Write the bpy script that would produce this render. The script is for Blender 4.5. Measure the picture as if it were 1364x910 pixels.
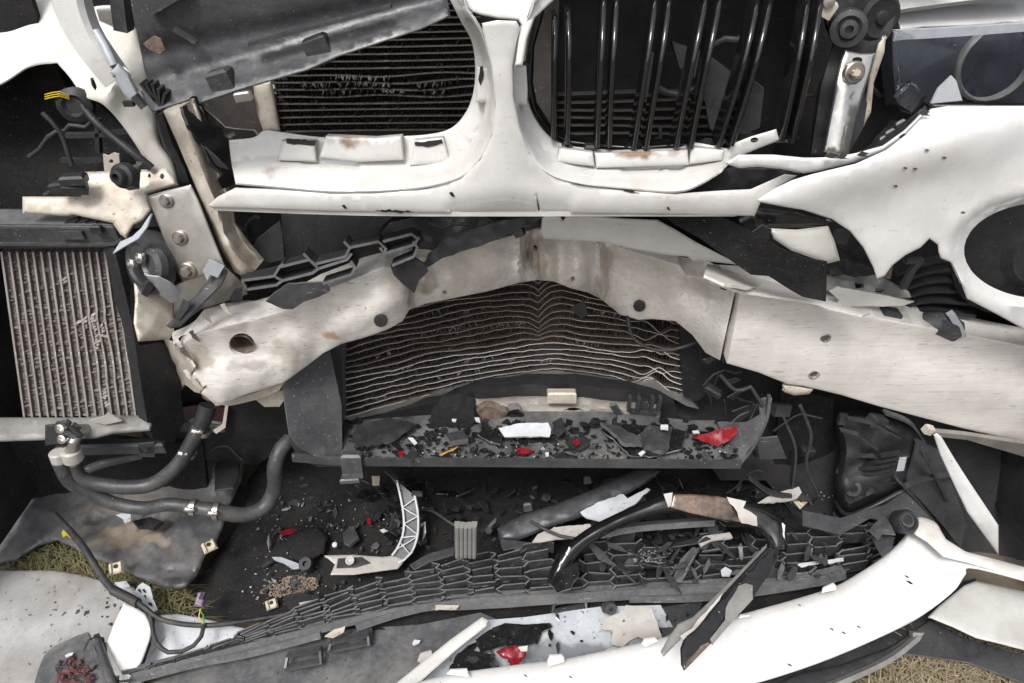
import bpy, bmesh, math, random
import numpy as np
from mathutils import Vector, Matrix, noise
from mathutils.geometry import delaunay_2d_cdt
random.seed(7)
scene = bpy.context.scene
for o in list(bpy.data.objects): bpy.data.objects.remove(o)
COL = scene.collection

# ------------------------------------------------------------------ camera, light, exposure
CAM = Vector((0.0, -0.85, 1.15)); PITCH = math.radians(38.0); FOC = 915.0
cd = bpy.data.cameras.new('camera'); cam = bpy.data.objects.new('camera', cd); COL.objects.link(cam)
cam.location = CAM; cam.rotation_euler = (math.pi/2 - PITCH, 0, 0)
cd.sensor_width = 36; cd.lens = FOC/1364*36; cd.clip_start = 0.02; cd.clip_end = 500
scene.camera = cam
scene.render.resolution_x = 1024; scene.render.resolution_y = 683
SUN_EL, SUN_AZ = 60, 205           # azimuth measured from +Y clockwise: behind the camera, a little left
world = bpy.data.worlds.new('World'); scene.world = world; world.use_nodes = True
wn = world.node_tree.nodes; wl = world.node_tree.links
bg = wn['Background']; sky = wn.new('ShaderNodeTexSky'); sky.sky_type = 'NISHITA'; sky.sun_disc = False
sky.sun_elevation = math.radians(SUN_EL); sky.sun_rotation = math.radians(SUN_AZ)
sky.air_density = 1.0; sky.dust_density = 5.0; sky.ozone_density = 0.6
hs = wn.new('ShaderNodeHueSaturation'); hs.inputs['Saturation'].default_value = .35
wl.new(sky.outputs[0], hs.inputs['Color']); wl.new(hs.outputs[0], bg.inputs[0]); bg.inputs[1].default_value = 0.12
sl = bpy.data.lights.new('sun', 'SUN'); sl.energy = 1.5; sl.angle = math.radians(18); sl.color = (1, .97, .93)
so = bpy.data.objects.new('sun', sl); COL.objects.link(so)
e, a = math.radians(SUN_EL), math.radians(SUN_AZ)
sd = Vector((math.sin(a)*math.cos(e), math.cos(a)*math.cos(e), math.sin(e)))
so.rotation_euler = sd.to_track_quat('Z', 'Y').to_euler(); so.location = sd*5
scene.view_settings.view_transform = 'Standard'; scene.view_settings.look = 'None'
scene.view_settings.exposure = 0.66; scene.view_settings.gamma = 1.0

# ------------------------------------------------------------------ laying out: sight lines met with real planes
CR, SR = math.cos(PITCH), math.sin(PITCH)
def ray(px, py):
    a = (px-682)/FOC; b = (455-py)/FOC
    return Vector((a, CR + SR*b, -SR + CR*b))
def rbf(pts):
    A = np.array([[p[0]/300, p[1]/300] for p in pts]); v = np.array([p[2] for p in pts], float); n = len(pts)
    def k(r2): return np.where(r2 > 1e-12, r2*np.log(r2+1e-12), 0)
    D = ((A[:, None]-A[None])**2).sum(2); M = np.zeros((n+3, n+3)); M[:n, :n] = k(D)
    M[:n, n] = 1; M[:n, n+1:] = A; M[n, :n] = 1; M[n+1:, :n] = A.T
    w = np.linalg.lstsq(M, np.r_[v, 0, 0, 0], rcond=None)[0]
    def f(px, py):
        q = np.array([px/300, py/300]); r2 = ((A-q)**2).sum(1)
        return float(k(r2) @ w[:n] + w[n] + w[n+1:] @ q)
    return f
def plane(c):                                   # linear fit through three or more (px,py,value)
    A = np.array([[1, p[0], p[1]] for p in c], float); v = np.array([p[2] for p in c], float)
    w = np.linalg.lstsq(A, v, rcond=None)[0]
    return lambda px, py: float(w[0] + w[1]*px + w[2]*py)
def lerp_table(t):
    xs = [q[0] for q in t]; ys = [q[1] for q in t]
    return lambda v: float(np.interp(v, xs, ys))
def _fn(v):
    if callable(v): return v
    if isinstance(v, (list, tuple)): return plane(v) if len(v) <= 3 else rbf(v)
    return lambda px, py: v
def Y(v, dy=0):                                 # a standing surface y = v
    f = _fn(v)
    def s(px, py, o=0.0):
        r = ray(px, py); return CAM + r*((f(px, py)+dy+o-CAM.y)/r.y)
    return s
def Z(v):                                       # a lying surface z = v
    f = _fn(v)
    def s(px, py, o=0.0):
        r = ray(px, py); return CAM + r*((f(px, py)-o-CAM.z)/r.z)
    return s

# ------------------------------------------------------------------ object helpers
def tag(o, label=None, cat=None, group=None, kind=None):
    if label: o['label'] = label
    if cat: o['category'] = cat
    if group: o['group'] = group
    if kind: o['kind'] = kind
    return o
def thing(name, label, cat, at, group=None):
    o = bpy.data.objects.new(name, None); COL.objects.link(o); o.location = at; o.empty_display_size = .05
    return tag(o, label, cat, group)
def wloc(o):
    v = o.location.copy(); p = o.parent
    while p: v += p.location; p = p.parent
    return v
def link(name, verts, faces, mat, par=None, lab=None, cat=None, grp=None, kind=None, smooth=True, ang=38, bevel=0, rim=None):
    vs = np.array([tuple(v) for v in verts], float)
    org = Vector(((vs[:, 0].min()+vs[:, 0].max())/2, (vs[:, 1].min()+vs[:, 1].max())/2, vs[:, 2].min()))
    me = bpy.data.meshes.new(name); me.from_pydata([Vector(v)-org for v in vs], [], faces); me.validate(); me.update()
    bm = bmesh.new(); bm.from_mesh(me)
    bmesh.ops.recalc_face_normals(bm, faces=bm.faces); bm.to_mesh(me); bm.free()
    if smooth:
        me.polygons.foreach_set('use_smooth', [True]*len(me.polygons))
        me.set_sharp_from_angle(angle=math.radians(ang))
    me.materials.append(mat)
    if rim:                                                          # (material, first face index or a direction)
        me.materials.append(rim[0])
        if isinstance(rim[1], int):
            for p in me.polygons:
                if p.index >= rim[1]: p.material_index = 1
        else:
            d = Vector(rim[1]).normalized()
            for p in me.polygons:
                if p.normal.dot(d) > .8: p.material_index = 1
    o = bpy.data.objects.new(name, me); COL.objects.link(o)
    if par: o.parent = par; o.location = org - wloc(par)
    else: o.location = org
    if bevel:
        b = o.modifiers.new('bevel', 'BEVEL'); b.width = bevel; b.segments = 2; b.limit_method = 'ANGLE'; b.angle_limit = math.radians(50); b.use_clamp_overlap = False
    return tag(o, lab, cat, grp, kind)
def dup(src, at, par=None, lab=None, grp=None, rot=None):
    c = src.copy(); COL.objects.link(c); c.parent = par
    c.location = at - wloc(par) if par else at
    if rot is not None: c.rotation_euler = rot
    if lab: c['label'] = lab
    if grp: c['group'] = grp
    for ch in src.children:
        d = ch.copy(); COL.objects.link(d); d.parent = c
    return c
def curve(pts, closed=False, step=8.0, corner=48):
    """Catmull-Rom through 2D/3D points; sharp turns stay corners"""
    P = [np.array(p, float) for p in pts]; n = len(P); out = []
    def iscorner(i):
        if not closed and (i == 0 or i == n-1): return True
        a = P[i]-P[i-1]; b = P[(i+1) % n]-P[i]
        c = a@b/(np.linalg.norm(a)*np.linalg.norm(b)+1e-9)
        return math.degrees(math.acos(max(-1, min(1, c)))) > corner
    for i in range(n if closed else n-1):
        p1, p2 = P[i], P[(i+1) % n]
        p0 = 2*p1-p2 if iscorner(i) else P[i-1]
        p3 = 2*p2-p1 if iscorner((i+1) % n) else P[(i+2) % n]
        m = max(1, int(np.linalg.norm(p2-p1)/step))
        for k in range(m):
            t = k/m
            out.append(.5*((2*p1)+(-p0+p2)*t+(2*p0-5*p1+4*p2-p3)*t*t+(-p0+3*p1-3*p2+p3)*t**3))
    if not closed: out.append(P[-1])
    return out
def inside(poly, q):
    x, y = q[:, 0], q[:, 1]; r = np.zeros(len(q), bool); n = len(poly); j = n-1
    for i in range(n):
        xi, yi = poly[i]; xj, yj = poly[j]
        c = ((yi > y) != (yj > y)) & (x < (xj-xi)*(y-yi)/((yj-yi) or 1e-9)+xi)
        r ^= c; j = i
    return r
def dist(poly, q, closed=True):
    d = np.full(len(q), 1e9); n = len(poly)
    for i in range(n if closed else n-1):
        a = np.array(poly[i]); b = np.array(poly[(i+1) % n]); ab = b-a; L = ab@ab+1e-9
        t = np.clip(((q-a)@ab)/L, 0, 1); d = np.minimum(d, np.hypot(*(q-(a+t[:, None]*ab)).T))
    return d
def plate(name, mat, S, outline, par=None, th=.0025, holes=(), creases=(), grid=14, sm=False, jag=0, jbox=None, jstep=7, wob=0, wfreq=.02,
          roll=None, back=None, seed=None, lab=None, cat=None, grp=None, kind=None, bevel=0, ang=55, relief=None):
    """a sheet with real thickness: outline in sight-line coordinates laid on surface S"""
    rnd = random.Random(seed if seed is not None else len(name)*31+int(outline[0][0]*7+outline[0][1]))
    fine = max(2.5, min(7, roll[0]*.9)) if roll else (7 if sm else 14)
    ol = curve(outline, True, fine) if sm else curve(outline, True, fine, 1)
    if jag:
        o2 = []
        for i in range(len(ol)):
            a = ol[i]; b = ol[(i+1) % len(ol)]; L = np.linalg.norm(b-a); m = max(1, int(L/jstep)); nn = np.array([-(b-a)[1], (b-a)[0]])/(L+1e-9)
            o2.append(a)
            if jbox and not (jbox[0] < (a+b)[0]/2 < jbox[2] and jbox[1] < (a+b)[1]/2 < jbox[3]): m = 1
            for k in range(1, m): o2.append(a+(b-a)*(k/m+rnd.uniform(-.3, .3)/m)+nn*rnd.gauss(0, jag))
        ol = o2
    ol = [np.array(p[:2]) for p in ol]
    hs = [[np.array(p) for p in curve(h, True, 6)] for h in holes]
    pts = list(ol); edges = [(i, (i+1) % len(ol)) for i in range(len(ol))]
    for h in hs:
        s = len(pts); pts += h; edges += [(s+i, s+(i+1) % len(h)) for i in range(len(h))]
    for c in creases:
        cc = curve(c, False, 8); s = len(pts); pts += [np.array(p[:2]) for p in cc]; edges += [(s+i, s+i+1) for i in range(len(cc)-1)]
    arr = np.array(ol); x0, y0 = arr.min(0); x1, y1 = arr.max(0)
    g = [(x0+(i+.5*(j % 2))*grid+rnd.uniform(-.12, .12)*grid, y0+j*grid*.87+rnd.uniform(-.12, .12)*grid) for i in range(int((x1-x0)/grid)+2) for j in range(int((y1-y0)/grid/.87)+2)]
    g = np.array(g); keep = inside(ol, g) & (dist(ol, g) > grid*.45)
    for h in hs: keep &= ~inside(h, g) & (dist(h, g) > grid*.35)
    for c in creases: keep &= dist(c, g, False) > grid*.3
    if roll:
        ar = 0.5*sum(ol[i-1][0]*ol[i][1]-ol[i][0]*ol[i-1][1] for i in range(len(ol))); sg = 1 if ar > 0 else -1
        ins = []
        for f in (.35, 1.0):
            for i in range(len(ol)):
                t = ol[(i+1) % len(ol)]-ol[i-1]; t = t/(np.linalg.norm(t)+1e-9); ins.append(ol[i]+sg*np.array([-t[1], t[0]])*roll[0]*f)
        ins = np.array(ins); dd = dist(ol, ins); ins = ins[inside(ol, ins) & (dd > roll[0]*.3)]
        q = np.round(ins/(fine*.45)).astype(int); ins = ins[np.unique(q, axis=0, return_index=True)[1]]
        keep &= dist(ol, g) > roll[0]+grid*.3; pts += list(ins)
    pts += list(g[keep])
    r = delaunay_2d_cdt([Vector(p) for p in pts], edges, [], 0, 1e-4)
    v2 = np.array([tuple(v) for v in r[0]]); tris = [f for f in r[2]]
    cen = np.array([v2[list(f)].mean(0) for f in tris]); ok = inside(ol, cen)
    for h in hs: ok &= ~inside(h, cen)
    tris = [tuple(f) for f, k in zip(tris, ok) if k]
    de = dist(ol, v2) if (roll or relief) else None
    front = []
    ph = rnd.uniform(0, 50)
    for i, (x, y) in enumerate(v2):
        o = 0
        if wob: o += wob*(noise.noise(Vector((x*wfreq, y*wfreq, ph)))+.5*noise.noise(Vector((x*wfreq*2.3, y*wfreq*2.3, ph+9))))
        if roll and de[i] < roll[0]: q = 1-de[i]/roll[0]; o += roll[1]*q*q
        if relief: o += relief(x, y, de[i])
        front.append(S(x, y, o))
    nv = len(front)
    if back is None:
        nr = [Vector((0, 0, 0)) for _ in range(nv)]
        for f in tris:
            n = (front[f[1]]-front[f[0]]).cross(front[f[2]]-front[f[0]])
            for i in f: nr[i] += n
        bk = []
        for i in range(nv):
            n = nr[i].normalized() if nr[i].length > 0 else Vector((0, -1, 0))
            if n.dot(CAM-front[i]) < 0: n = -n
            bk.append(front[i]-n*th)
    else: bk = [p+Vector(back)*th for p in front]
    faces = list(tris)+[tuple(nv+i for i in reversed(f)) for f in tris]
    cnt = {}
    for f in tris:
        for k in range(len(f)):
            ed = (f[k], f[(k+1) % len(f)]); cnt[tuple(sorted(ed))] = cnt.get(tuple(sorted(ed)), []) + [ed]
    for k, l in cnt.items():
        if len(l) == 1: a, b = l[0]; faces.append((b, a, nv+a, nv+b))
    return link(name, front+bk, faces, mat, par, lab, cat, grp, kind, ang=ang, bevel=bevel, rim=(EDGES[mat.name], 2*len(tris)) if mat.name in EDGES else None)
def crease_relief(line, drop, wid, closed=False):
    """returns offset function: `drop` metres further back on one side is done by S itself; this raises a soft rib along a line"""
    L = [np.array(p) for p in curve(line, closed, 8)]
    def f(x, y, d=0): 
        dd = dist(L, np.array([[x, y]]), closed)[0]; return -drop*math.exp(-(dd/wid)**2)
    return f
def tube(name, pts, r, mat, par=None, n=10, step=.012, sm=True, **k):
    P = curve(pts, False, step, 75) if sm else [np.array(p) for p in pts]
    m = len(P); rr = [r(i/(m-1)) if callable(r) else r for i in range(m)]
    vs = []; fs = []; x = None
    for i in range(m):
        t = Vector(P[min(i+1, m-1)]-P[max(i-1, 0)]).normalized(); x = (x-t*x.dot(t)) if x is not None else t.cross(Vector((.13, .2, .97)))
        x.normalize(); y = t.cross(x)
        for j in range(n): an = 2*math.pi*j/n; vs.append(Vector(P[i])+(x*math.cos(an)+y*math.sin(an))*rr[i])
    for i in range(m-1):
        for j in range(n): fs.append((i*n+j, i*n+(j+1) % n, (i+1)*n+(j+1) % n, (i+1)*n+j))
    fs.append(tuple(range(n))[::-1]); fs.append(tuple((m-1)*n+j for j in range(n)))
    return link(name, vs, fs, mat, par, **k)
def sweep_geo(pts, prof, dd, taper=None, step=.012, sm=True):
    P = curve(pts, False, step, 60) if sm else [np.array(p, float) for p in pts]
    m = len(P); q = len(prof); vs = []; fs = []; dd = Vector(dd).normalized()
    for i in range(m):
        t = Vector(P[min(i+1, m-1)]-P[max(i-1, 0)]).normalized(); u = dd.cross(t).normalized(); s = taper(i/(m-1)) if taper else 1
        for (a, b) in prof: vs.append(Vector(P[i])+u*a*s+dd*b*s)
    for i in range(m-1):
        for j in range(q): fs.append((i*q+j, i*q+(j+1) % q, (i+1)*q+(j+1) % q, (i+1)*q+j))
    fs.append(tuple(range(q))[::-1]); fs.append(tuple((m-1)*q+j for j in range(q)))
    return vs, fs
def sweep(name, pts, prof, mat, par=None, dd=(0, 1, 0), taper=None, step=.012, sm=True, **k):
    vs, fs = sweep_geo(pts, prof, dd, taper, step, sm); return link(name, vs, fs, mat, par, **k)
def rect(w, d): return [(-w/2, 0), (w/2, 0), (w/2, d), (-w/2, d)]
def merge(gs):
    V = []; F = []
    for v, f in gs: o = len(V); V += list(v); F += [tuple(i+o for i in q) for q in f]
    return V, F
def frame_of(n):
    n = Vector(n).normalized(); x = n.cross(Vector((0, 0, 1)))
    if x.length < .05: x = Vector((1, 0, 0))
    x.normalize(); return x, n.cross(x), n
def lathe_geo(c, n, prof, seg=18, hexagon=False):
    x, y, z = frame_of(n); vs = []; fs = []; c = Vector(c); q = len(prof)
    for (r, h) in prof:
        for j in range(seg): an = 2*math.pi*j/seg; vs.append(c+(x*math.cos(an)+y*math.sin(an))*r+z*h)
    for i in range(q-1):
        for j in range(seg): fs.append((i*seg+j, i*seg+(j+1) % seg, (i+1)*seg+(j+1) % seg, (i+1)*seg+j))
    fs.append(tuple(range(seg))[::-1]); fs.append(tuple((q-1)*seg+j for j in range(seg)))
    return vs, fs
def lathe(name, c, n, prof, mat, par=None, seg=20, **k):
    v, f = lathe_geo(c, n, prof, seg); return link(name, v, f, mat, par, **k)
def box_geo(c, sx, sy, sz, R=None, ch=0.0):
    """box, edges of the top chamfered when ch > 0"""
    R = R or Matrix.Identity(3); c = Vector(c); vs = []
    rings = [(-1, 0), (1-(2*ch/sz if ch else 0), 0)] + ([(1, ch)] if ch else [])
    for (h, i) in rings:
        for (a, b) in ((-1, -1), (1, -1), (1, 1), (-1, 1)): vs.append(c+R@Vector((a*(sx/2-i), b*(sy/2-i), h*sz/2)))
    fs = [(3, 2, 1, 0)]; n = len(rings)
    for k in range(n-1):
        for j in range(4): fs.append((k*4+j, k*4+(j+1) % 4, k*4+4+(j+1) % 4, k*4+4+j))
    fs.append(tuple((n-1)*4+j for j in range(4)))
    return vs, fs
def rotm(x=0, y=0, z=0):
    return Matrix.Rotation(math.radians(z), 3, 'Z') @ Matrix.Rotation(math.radians(y), 3, 'Y') @ Matrix.Rotation(math.radians(x), 3, 'X')
def box(name, c, s, mat, par=None, R=None, ch=0.0, **k):
    v, f = box_geo(c, *s, R, ch); return link(name, v, f, mat, par, smooth=False, **k)
def bolt(name, c, n, r, mat, par=None, **k):
    g = [lathe_geo(c, n, [(r, -.002), (r, r*.2), (r*.86, r*.3), (r*.7, r*.3)], 22),
         lathe_geo(c, n, [(r*.62, r*.2), (r*.62, r*.75), (r*.5, r*.9)], 6),
         lathe_geo(c, n, [(r*.25, r*.85), (r*.25, r*.97)], 10)]
    v, f = merge(g); return link(name, v, f, mat, par, ang=30, **k)

# ------------------------------------------------------------------ materials
def mat(name, col, rough=.5, metal=0.0, dirt=None, speck=None, streak=None, bump=0.0, bscale=300, coat=0.0, spec=.5, scratch=None, rvar=.15, trans=0.0, stains_shade=()):
    """dirt/speck/streak/scratch = (colour, amount 0..1, scale)"""
    m = bpy.data.materials.new(name); m.use_nodes = True; nt = m.node_tree; N = nt.nodes; L = nt.links
    b = N['Principled BSDF']; b.inputs['Roughness'].default_value = rough; b.inputs['Metallic'].default_value = metal
    b.inputs['Coat Weight'].default_value = coat; b.inputs['Coat Roughness'].default_value = .08; b.inputs['Specular IOR Level'].default_value = spec
    if trans: b.inputs['Transmission Weight'].default_value = trans
    tc = N.new('ShaderNodeTexCoord'); cur = None
    def noise_mask(scale, amount, detail=6, stretch=None, sharp=.12, rough_=.6):
        vec = tc.outputs['Object']
        if stretch:
            mp = N.new('ShaderNodeMapping'); mp.inputs['Scale'].default_value = stretch; L.new(vec, mp.inputs['Vector']); vec = mp.outputs[0]
        t = N.new('ShaderNodeTexNoise'); t.inputs['Scale'].default_value = scale; t.inputs['Detail'].default_value = detail; t.inputs['Roughness'].default_value = rough_
        L.new(vec, t.inputs['Vector'])
        r = N.new('ShaderNodeMapRange'); c = .72-.42*amount; r.inputs['From Min'].default_value = c-sharp; r.inputs['From Max'].default_value = c+sharp
        L.new(t.outputs['Fac'], r.inputs['Value']); return r.outputs['Result']
    colsock = None
    def over(mask, c, fac=1.0):
        nonlocal colsock
        mx = N.new('ShaderNodeMix'); mx.data_type = 'RGBA'
        if colsock: L.new(colsock, mx.inputs['A'])
        else: mx.inputs['A'].default_value = (*col, 1)
        mx.inputs['B'].default_value = (*c, 1)
        if fac != 1.0:
            mm = N.new('ShaderNodeMath'); mm.operation = 'MULTIPLY'; mm.inputs[1].default_value = fac; L.new(mask, mm.inputs[0]); mask = mm.outputs[0]
        L.new(mask, mx.inputs['Factor']); colsock = mx.outputs['Result']
    # gentle tone variation on every surface
    over(noise_mask(14, .5, 5, sharp=.3), tuple(min(1, c*.78) for c in col), .8)
    lum = sum(col)/3
    over(noise_mask(95, .42, 9, sharp=.16, rough_=.75), tuple(min(1, v*(.72 if lum > .15 else 1.9)+(.0 if lum > .15 else .008)) for v in col), .6 if lum < .64 else .22)
    if lum > .15:
        over(noise_mask(30, .12, 4, (1, 14, 5), .03), tuple(v*.6 for v in col), .45); over(noise_mask(34, .1, 4, (13, 1, 4), .03), tuple(v*.62 for v in col), .4)
    else:
        over(noise_mask(40, .12, 4, (1, 16, 6), .03), tuple(v*3+.03 for v in col), .5); over(noise_mask(46, .1, 4, (15, 1, 5), .03), tuple(v*3+.03 for v in col), .5)
    if streak: over(noise_mask(streak[2], streak[1], 4, (1, 30, 30) if len(streak) < 4 else streak[3], .16), streak[0], .75)
    if dirt: 
        dm = noise_mask(dirt[2], dirt[1], 8, sharp=.14, rough_=.68); over(dm, dirt[0], dirt[3] if len(dirt) > 3 else .85)
    if scratch: over(noise_mask(scratch[2], scratch[1], 3, (1, 9, 14), .03), scratch[0])
    if stains_shade:                                                       # dirt marks and painted shade, each with its own place and ragged shape
        geo = N.new('ShaderNodeNewGeometry')
        for (sc_, ctr, rad_, amt) in stains_shade:
            nz = N.new('ShaderNodeTexNoise'); nz.inputs['Scale'].default_value = 45; nz.inputs['Detail'].default_value = 6; L.new(geo.outputs['Position'], nz.inputs['Vector'])
            mp = N.new('ShaderNodeMapping'); mp.vector_type = 'TEXTURE'; mp.inputs['Location'].default_value = ctr; mp.inputs['Scale'].default_value = rad_; L.new(geo.outputs['Position'], mp.inputs['Vector'])
            ln = N.new('ShaderNodeVectorMath'); ln.operation = 'LENGTH'; L.new(mp.outputs[0], ln.inputs[0])
            ad = N.new('ShaderNodeMath'); ad.operation = 'MULTIPLY_ADD'; ad.inputs[1].default_value = 2.4; L.new(nz.outputs['Fac'], ad.inputs[0]); L.new(ln.outputs['Value'], ad.inputs[2])
            mr = N.new('ShaderNodeMapRange'); mr.inputs['From Min'].default_value = 2.35; mr.inputs['From Max'].default_value = 1.75; L.new(ad.outputs[0], mr.inputs['Value'])
            over(mr.outputs['Result'], sc_, amt)
    if speck: over(noise_mask(speck[2]*1.8, speck[1]-.1, 2, None, .025, .5), speck[0], .8)
    L.new(colsock, b.inputs['Base Color'])
    rn = N.new('ShaderNodeTexNoise'); rn.inputs['Scale'].default_value = 22; rn.inputs['Detail'].default_value = 7; L.new(tc.outputs['Object'], rn.inputs['Vector'])
    rr = N.new('ShaderNodeMapRange'); rr.inputs['From Min'].default_value = .3; rr.inputs['From Max'].default_value = .7
    rr.inputs['To Min'].default_value = max(.02, rough-rvar); rr.inputs['To Max'].default_value = min(1, rough+rvar); L.new(rn.outputs['Fac'], rr.inputs['Value']); L.new(rr.outputs[0], b.inputs['Roughness'])
    if bump:
        bn = N.new('ShaderNodeTexNoise'); bn.inputs['Scale'].default_value = bscale; bn.inputs['Detail'].default_value = 4; L.new(tc.outputs['Object'], bn.inputs['Vector'])
        bp = N.new('ShaderNodeBump'); bp.inputs['Strength'].default_value = bump; bp.inputs['Distance'].default_value = .002; L.new(bn.outputs['Fac'], bp.inputs['Height']); L.new(bp.outputs[0], b.inputs['Normal'])
    return m
WHITE = mat('white_paint', (.69, .685, .67), .24, dirt=((.4, .36, .31), .22, 7, .5), speck=((.2, .18, .16), .03, 120), coat=.7, rvar=.08)
WHITEB = mat('white_bumper_paint', (.75, .75, .745), .24, dirt=((.45, .43, .4), .2, 8, .5), speck=((.2, .18, .17), .02, 90), coat=.8, rvar=.08)
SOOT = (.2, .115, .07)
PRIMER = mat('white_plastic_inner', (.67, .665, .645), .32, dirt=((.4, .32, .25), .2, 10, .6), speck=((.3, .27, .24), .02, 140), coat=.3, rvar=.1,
    stains_shade=[(SOOT, tuple(Y(-.04)(462, 192)), (.03, .03, .011), .85), (SOOT, tuple(Y(-.04)(868, 205)), (.045, .03, .01), .9), (SOOT, tuple(Y(-.04)(352, 200)), (.012, .03, .03), .5)])
CREAM = mat('cream_metal', (.62, .575, .5), .48, .15, dirt=((.27, .2, .145), .38, 12, .8), speck=((.1, .08, .06), .14, 110), bump=.15, bscale=120)
INNER = mat('inner_wing_paint', (.68, .675, .64), .38, dirt=((.48, .42, .32), .3, 9, .7), coat=.3)
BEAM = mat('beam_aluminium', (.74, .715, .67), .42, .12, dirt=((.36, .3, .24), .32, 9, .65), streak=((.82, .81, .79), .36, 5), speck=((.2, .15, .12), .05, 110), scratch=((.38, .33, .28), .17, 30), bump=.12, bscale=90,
    stains_shade=[((.42, .27, .17), tuple(Y(0)(444, 438)), (.013, .05, .011), .9), ((.2, .16, .12), tuple(Y(.19)(716, 345)), (.022, .08, .04), .65), ((.24, .19, .14), tuple(Y(.12)(808, 365)), (.016, .08, .05), .6), ((.2, .16, .13), tuple(Y(.03)(555, 395)), (.016, .08, .03), .7),
            ((.34, .29, .24), tuple(Y(-.03)(262, 478)), (.03, .05, .02), .75), ((.3, .26, .22), tuple(Y(-.03)(330, 488)), (.025, .05, .01), .7), ((.36, .32, .27), tuple(Y(0)(384, 462)), (.025, .06, .04), .6), ((.33, .29, .24), tuple(Y(.02)(935, 395)), (.03, .06, .03), .55), ((.56, .5, .41), tuple(Y(.1)(630, 358)), (.09, .12, .05), .6), ((.5, .42, .33), tuple(Y(.16)(740, 345)), (.05, .12, .06), .5), ((.56, .5, .42), tuple(Y(.08)(860, 375)), (.07, .12, .05), .45), ((.25, .2, .15), tuple(Y(.07)(572, 372)), (.014, .08, .04), .6)])  # fold shade and tan reflected tone painted in among real dirt
BEAMR = mat('beam_aluminium_clean', (.76, .735, .7), .42, .12, dirt=((.46, .41, .35), .28, 7, .5), streak=((.8, .785, .76), .36, 6), speck=((.25, .2, .16), .03, 110), scratch=((.45, .4, .35), .17, 26), bump=.08, bscale=90)
STEEL = mat('steel_plate', (.5, .49, .46), .4, .75, dirt=((.28, .23, .18), .3, 16, .7), bump=.08, bscale=200)
BRIGHT = mat('bright_steel', (.68, .66, .62), .26, .9, dirt=((.38, .28, .2), .25, 14, .6))
BOLTM = mat('bolt_metal', (.36, .34, .31), .4, .8, dirt=((.2, .13, .08), .35, 60, .7))
BRASS = mat('bolt_tip', (.6, .5, .38), .35, .9)
BLACK = mat('black_plastic', (.018, .018, .02), .5, spec=.35, dirt=((.05, .048, .046), .28, 9, .6), speck=((.25, .24, .22), .03, 160), bump=.12)
DUSTY = mat('dusty_black_plastic', (.028, .029, .032), .47, dirt=((.085, .087, .084), .33, 8, .6), speck=((.35, .34, .32), .05, 150), bump=.15)
GREYPL = mat('scuffed_grey_plastic', (.036, .037, .041), .45, dirt=((.13, .127, .12), .36, 10, .6), scratch=((.3, .3, .29), .05, 24), speck=((.4, .4, .38), .05, 150), bump=.12)
GLOSS = mat('gloss_black', (.006, .006, .0065), .06, coat=.6, dirt=((.02, .019, .018), .2, 12, .5), rvar=.03)
GLOSSD = mat('gloss_black_dusty', (.009, .009, .01), .12, coat=.35, dirt=((.04, .038, .036), .24, 12, .5), speck=((.55, .54, .52), .05, 120), rvar=.08)
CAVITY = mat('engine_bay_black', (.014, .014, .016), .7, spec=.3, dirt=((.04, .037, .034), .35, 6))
RUBBER = mat('hose_rubber', (.03, .031, .034), .45, dirt=((.12, .115, .108), .36, 18, .6), speck=((.4, .38, .35), .05, 120), bump=.1)
CABLE = mat('cable_sleeve', (.025, .025, .026), .6, dirt=((.1, .09, .08), .3, 30, .6), bump=.4, bscale=500)
TUBES = mat('core_tube_side', (.07, .058, .05), .6, .2, dirt=((.16, .13, .11), .36, 30, .7))  # dirty tube sides, with the shade between tubes painted in
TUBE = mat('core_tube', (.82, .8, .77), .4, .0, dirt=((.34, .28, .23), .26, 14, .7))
TUBEB = mat('core_tube_dirty_shaded', (.3, .23, .19), .5, .0, dirt=((.6, .55, .5), .3, 12, .7))  # the beam's shade on the upper tubes painted in along with dirt
DSTEEL = mat('dark_dirty_steel', (.11, .088, .075), .5, .3, dirt=((.3, .24, .2), .36, 60, .7))
MIDST = mat('mid_steel', (.62, .59, .54), .3, .35, dirt=((.25, .2, .16), .34, 18, .7))
RAILP = mat('dusty_sheen_rail_plastic', (.09, .092, .097), .4, dirt=((.19, .185, .175), .38, 12, .6), scratch=((.36, .36, .35), .08, 24), speck=((.4, .4, .38), .06, 130), bump=.1)  # base lightened to paint in the rail's grey reflections
FIN = mat('core_fin', (.22, .19, .17), .6, .2, dirt=((.05, .036, .03), .42, 16, .8), speck=((.55, .52, .47), .2, 60))
TUBED = mat('condenser_tube_dark', (.08, .077, .075), .5, .2, dirt=((.1, .075, .06), .35, 14))
FIND = mat('condenser_fin_dark', (.055, .05, .048), .6, .2, speck=((.28, .23, .18), .12, 60), dirt=((.07, .05, .04), .3, 10))
TUBEL = mat('cooler_tube', (.43, .41, .395), .42, .2, dirt=((.32, .25, .21), .35, 25, .8), speck=((.75, .73, .7), .1, 80))
FINL = mat('cooler_fin', (.26, .24, .23), .5, .3, dirt=((.15, .125, .11), .42, 20, .8), speck=((.7, .66, .62), .1, 50))
LINER = mat('arch_liner', (.075, .078, .084), .5, dirt=((.2, .185, .165), .38, 14, .7), speck=((.36, .34, .32), .06, 150), bump=.25, bscale=180,
    stains_shade=[((.25, .2, .155), tuple(Z(.03)(175, 712)), (.075, .038, .2), .8), ((.2, .16, .125), tuple(Z(.05)(170, 664)), (.1, .022, .2), .7), ((.035, .03, .027), tuple(Z(.03)(196, 694)), (.03, .02, .2), .9), ((.04, .035, .03), tuple(Z(.03)(120, 690)), (.03, .014, .2), .8), ((.36, .31, .25), tuple(Z(.05)(200, 715)), (.03, .02, .1), .7), ((.03, .03, .03), tuple(Z(.05)(225, 776)), (.05, .012, .1), .8)])
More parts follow.
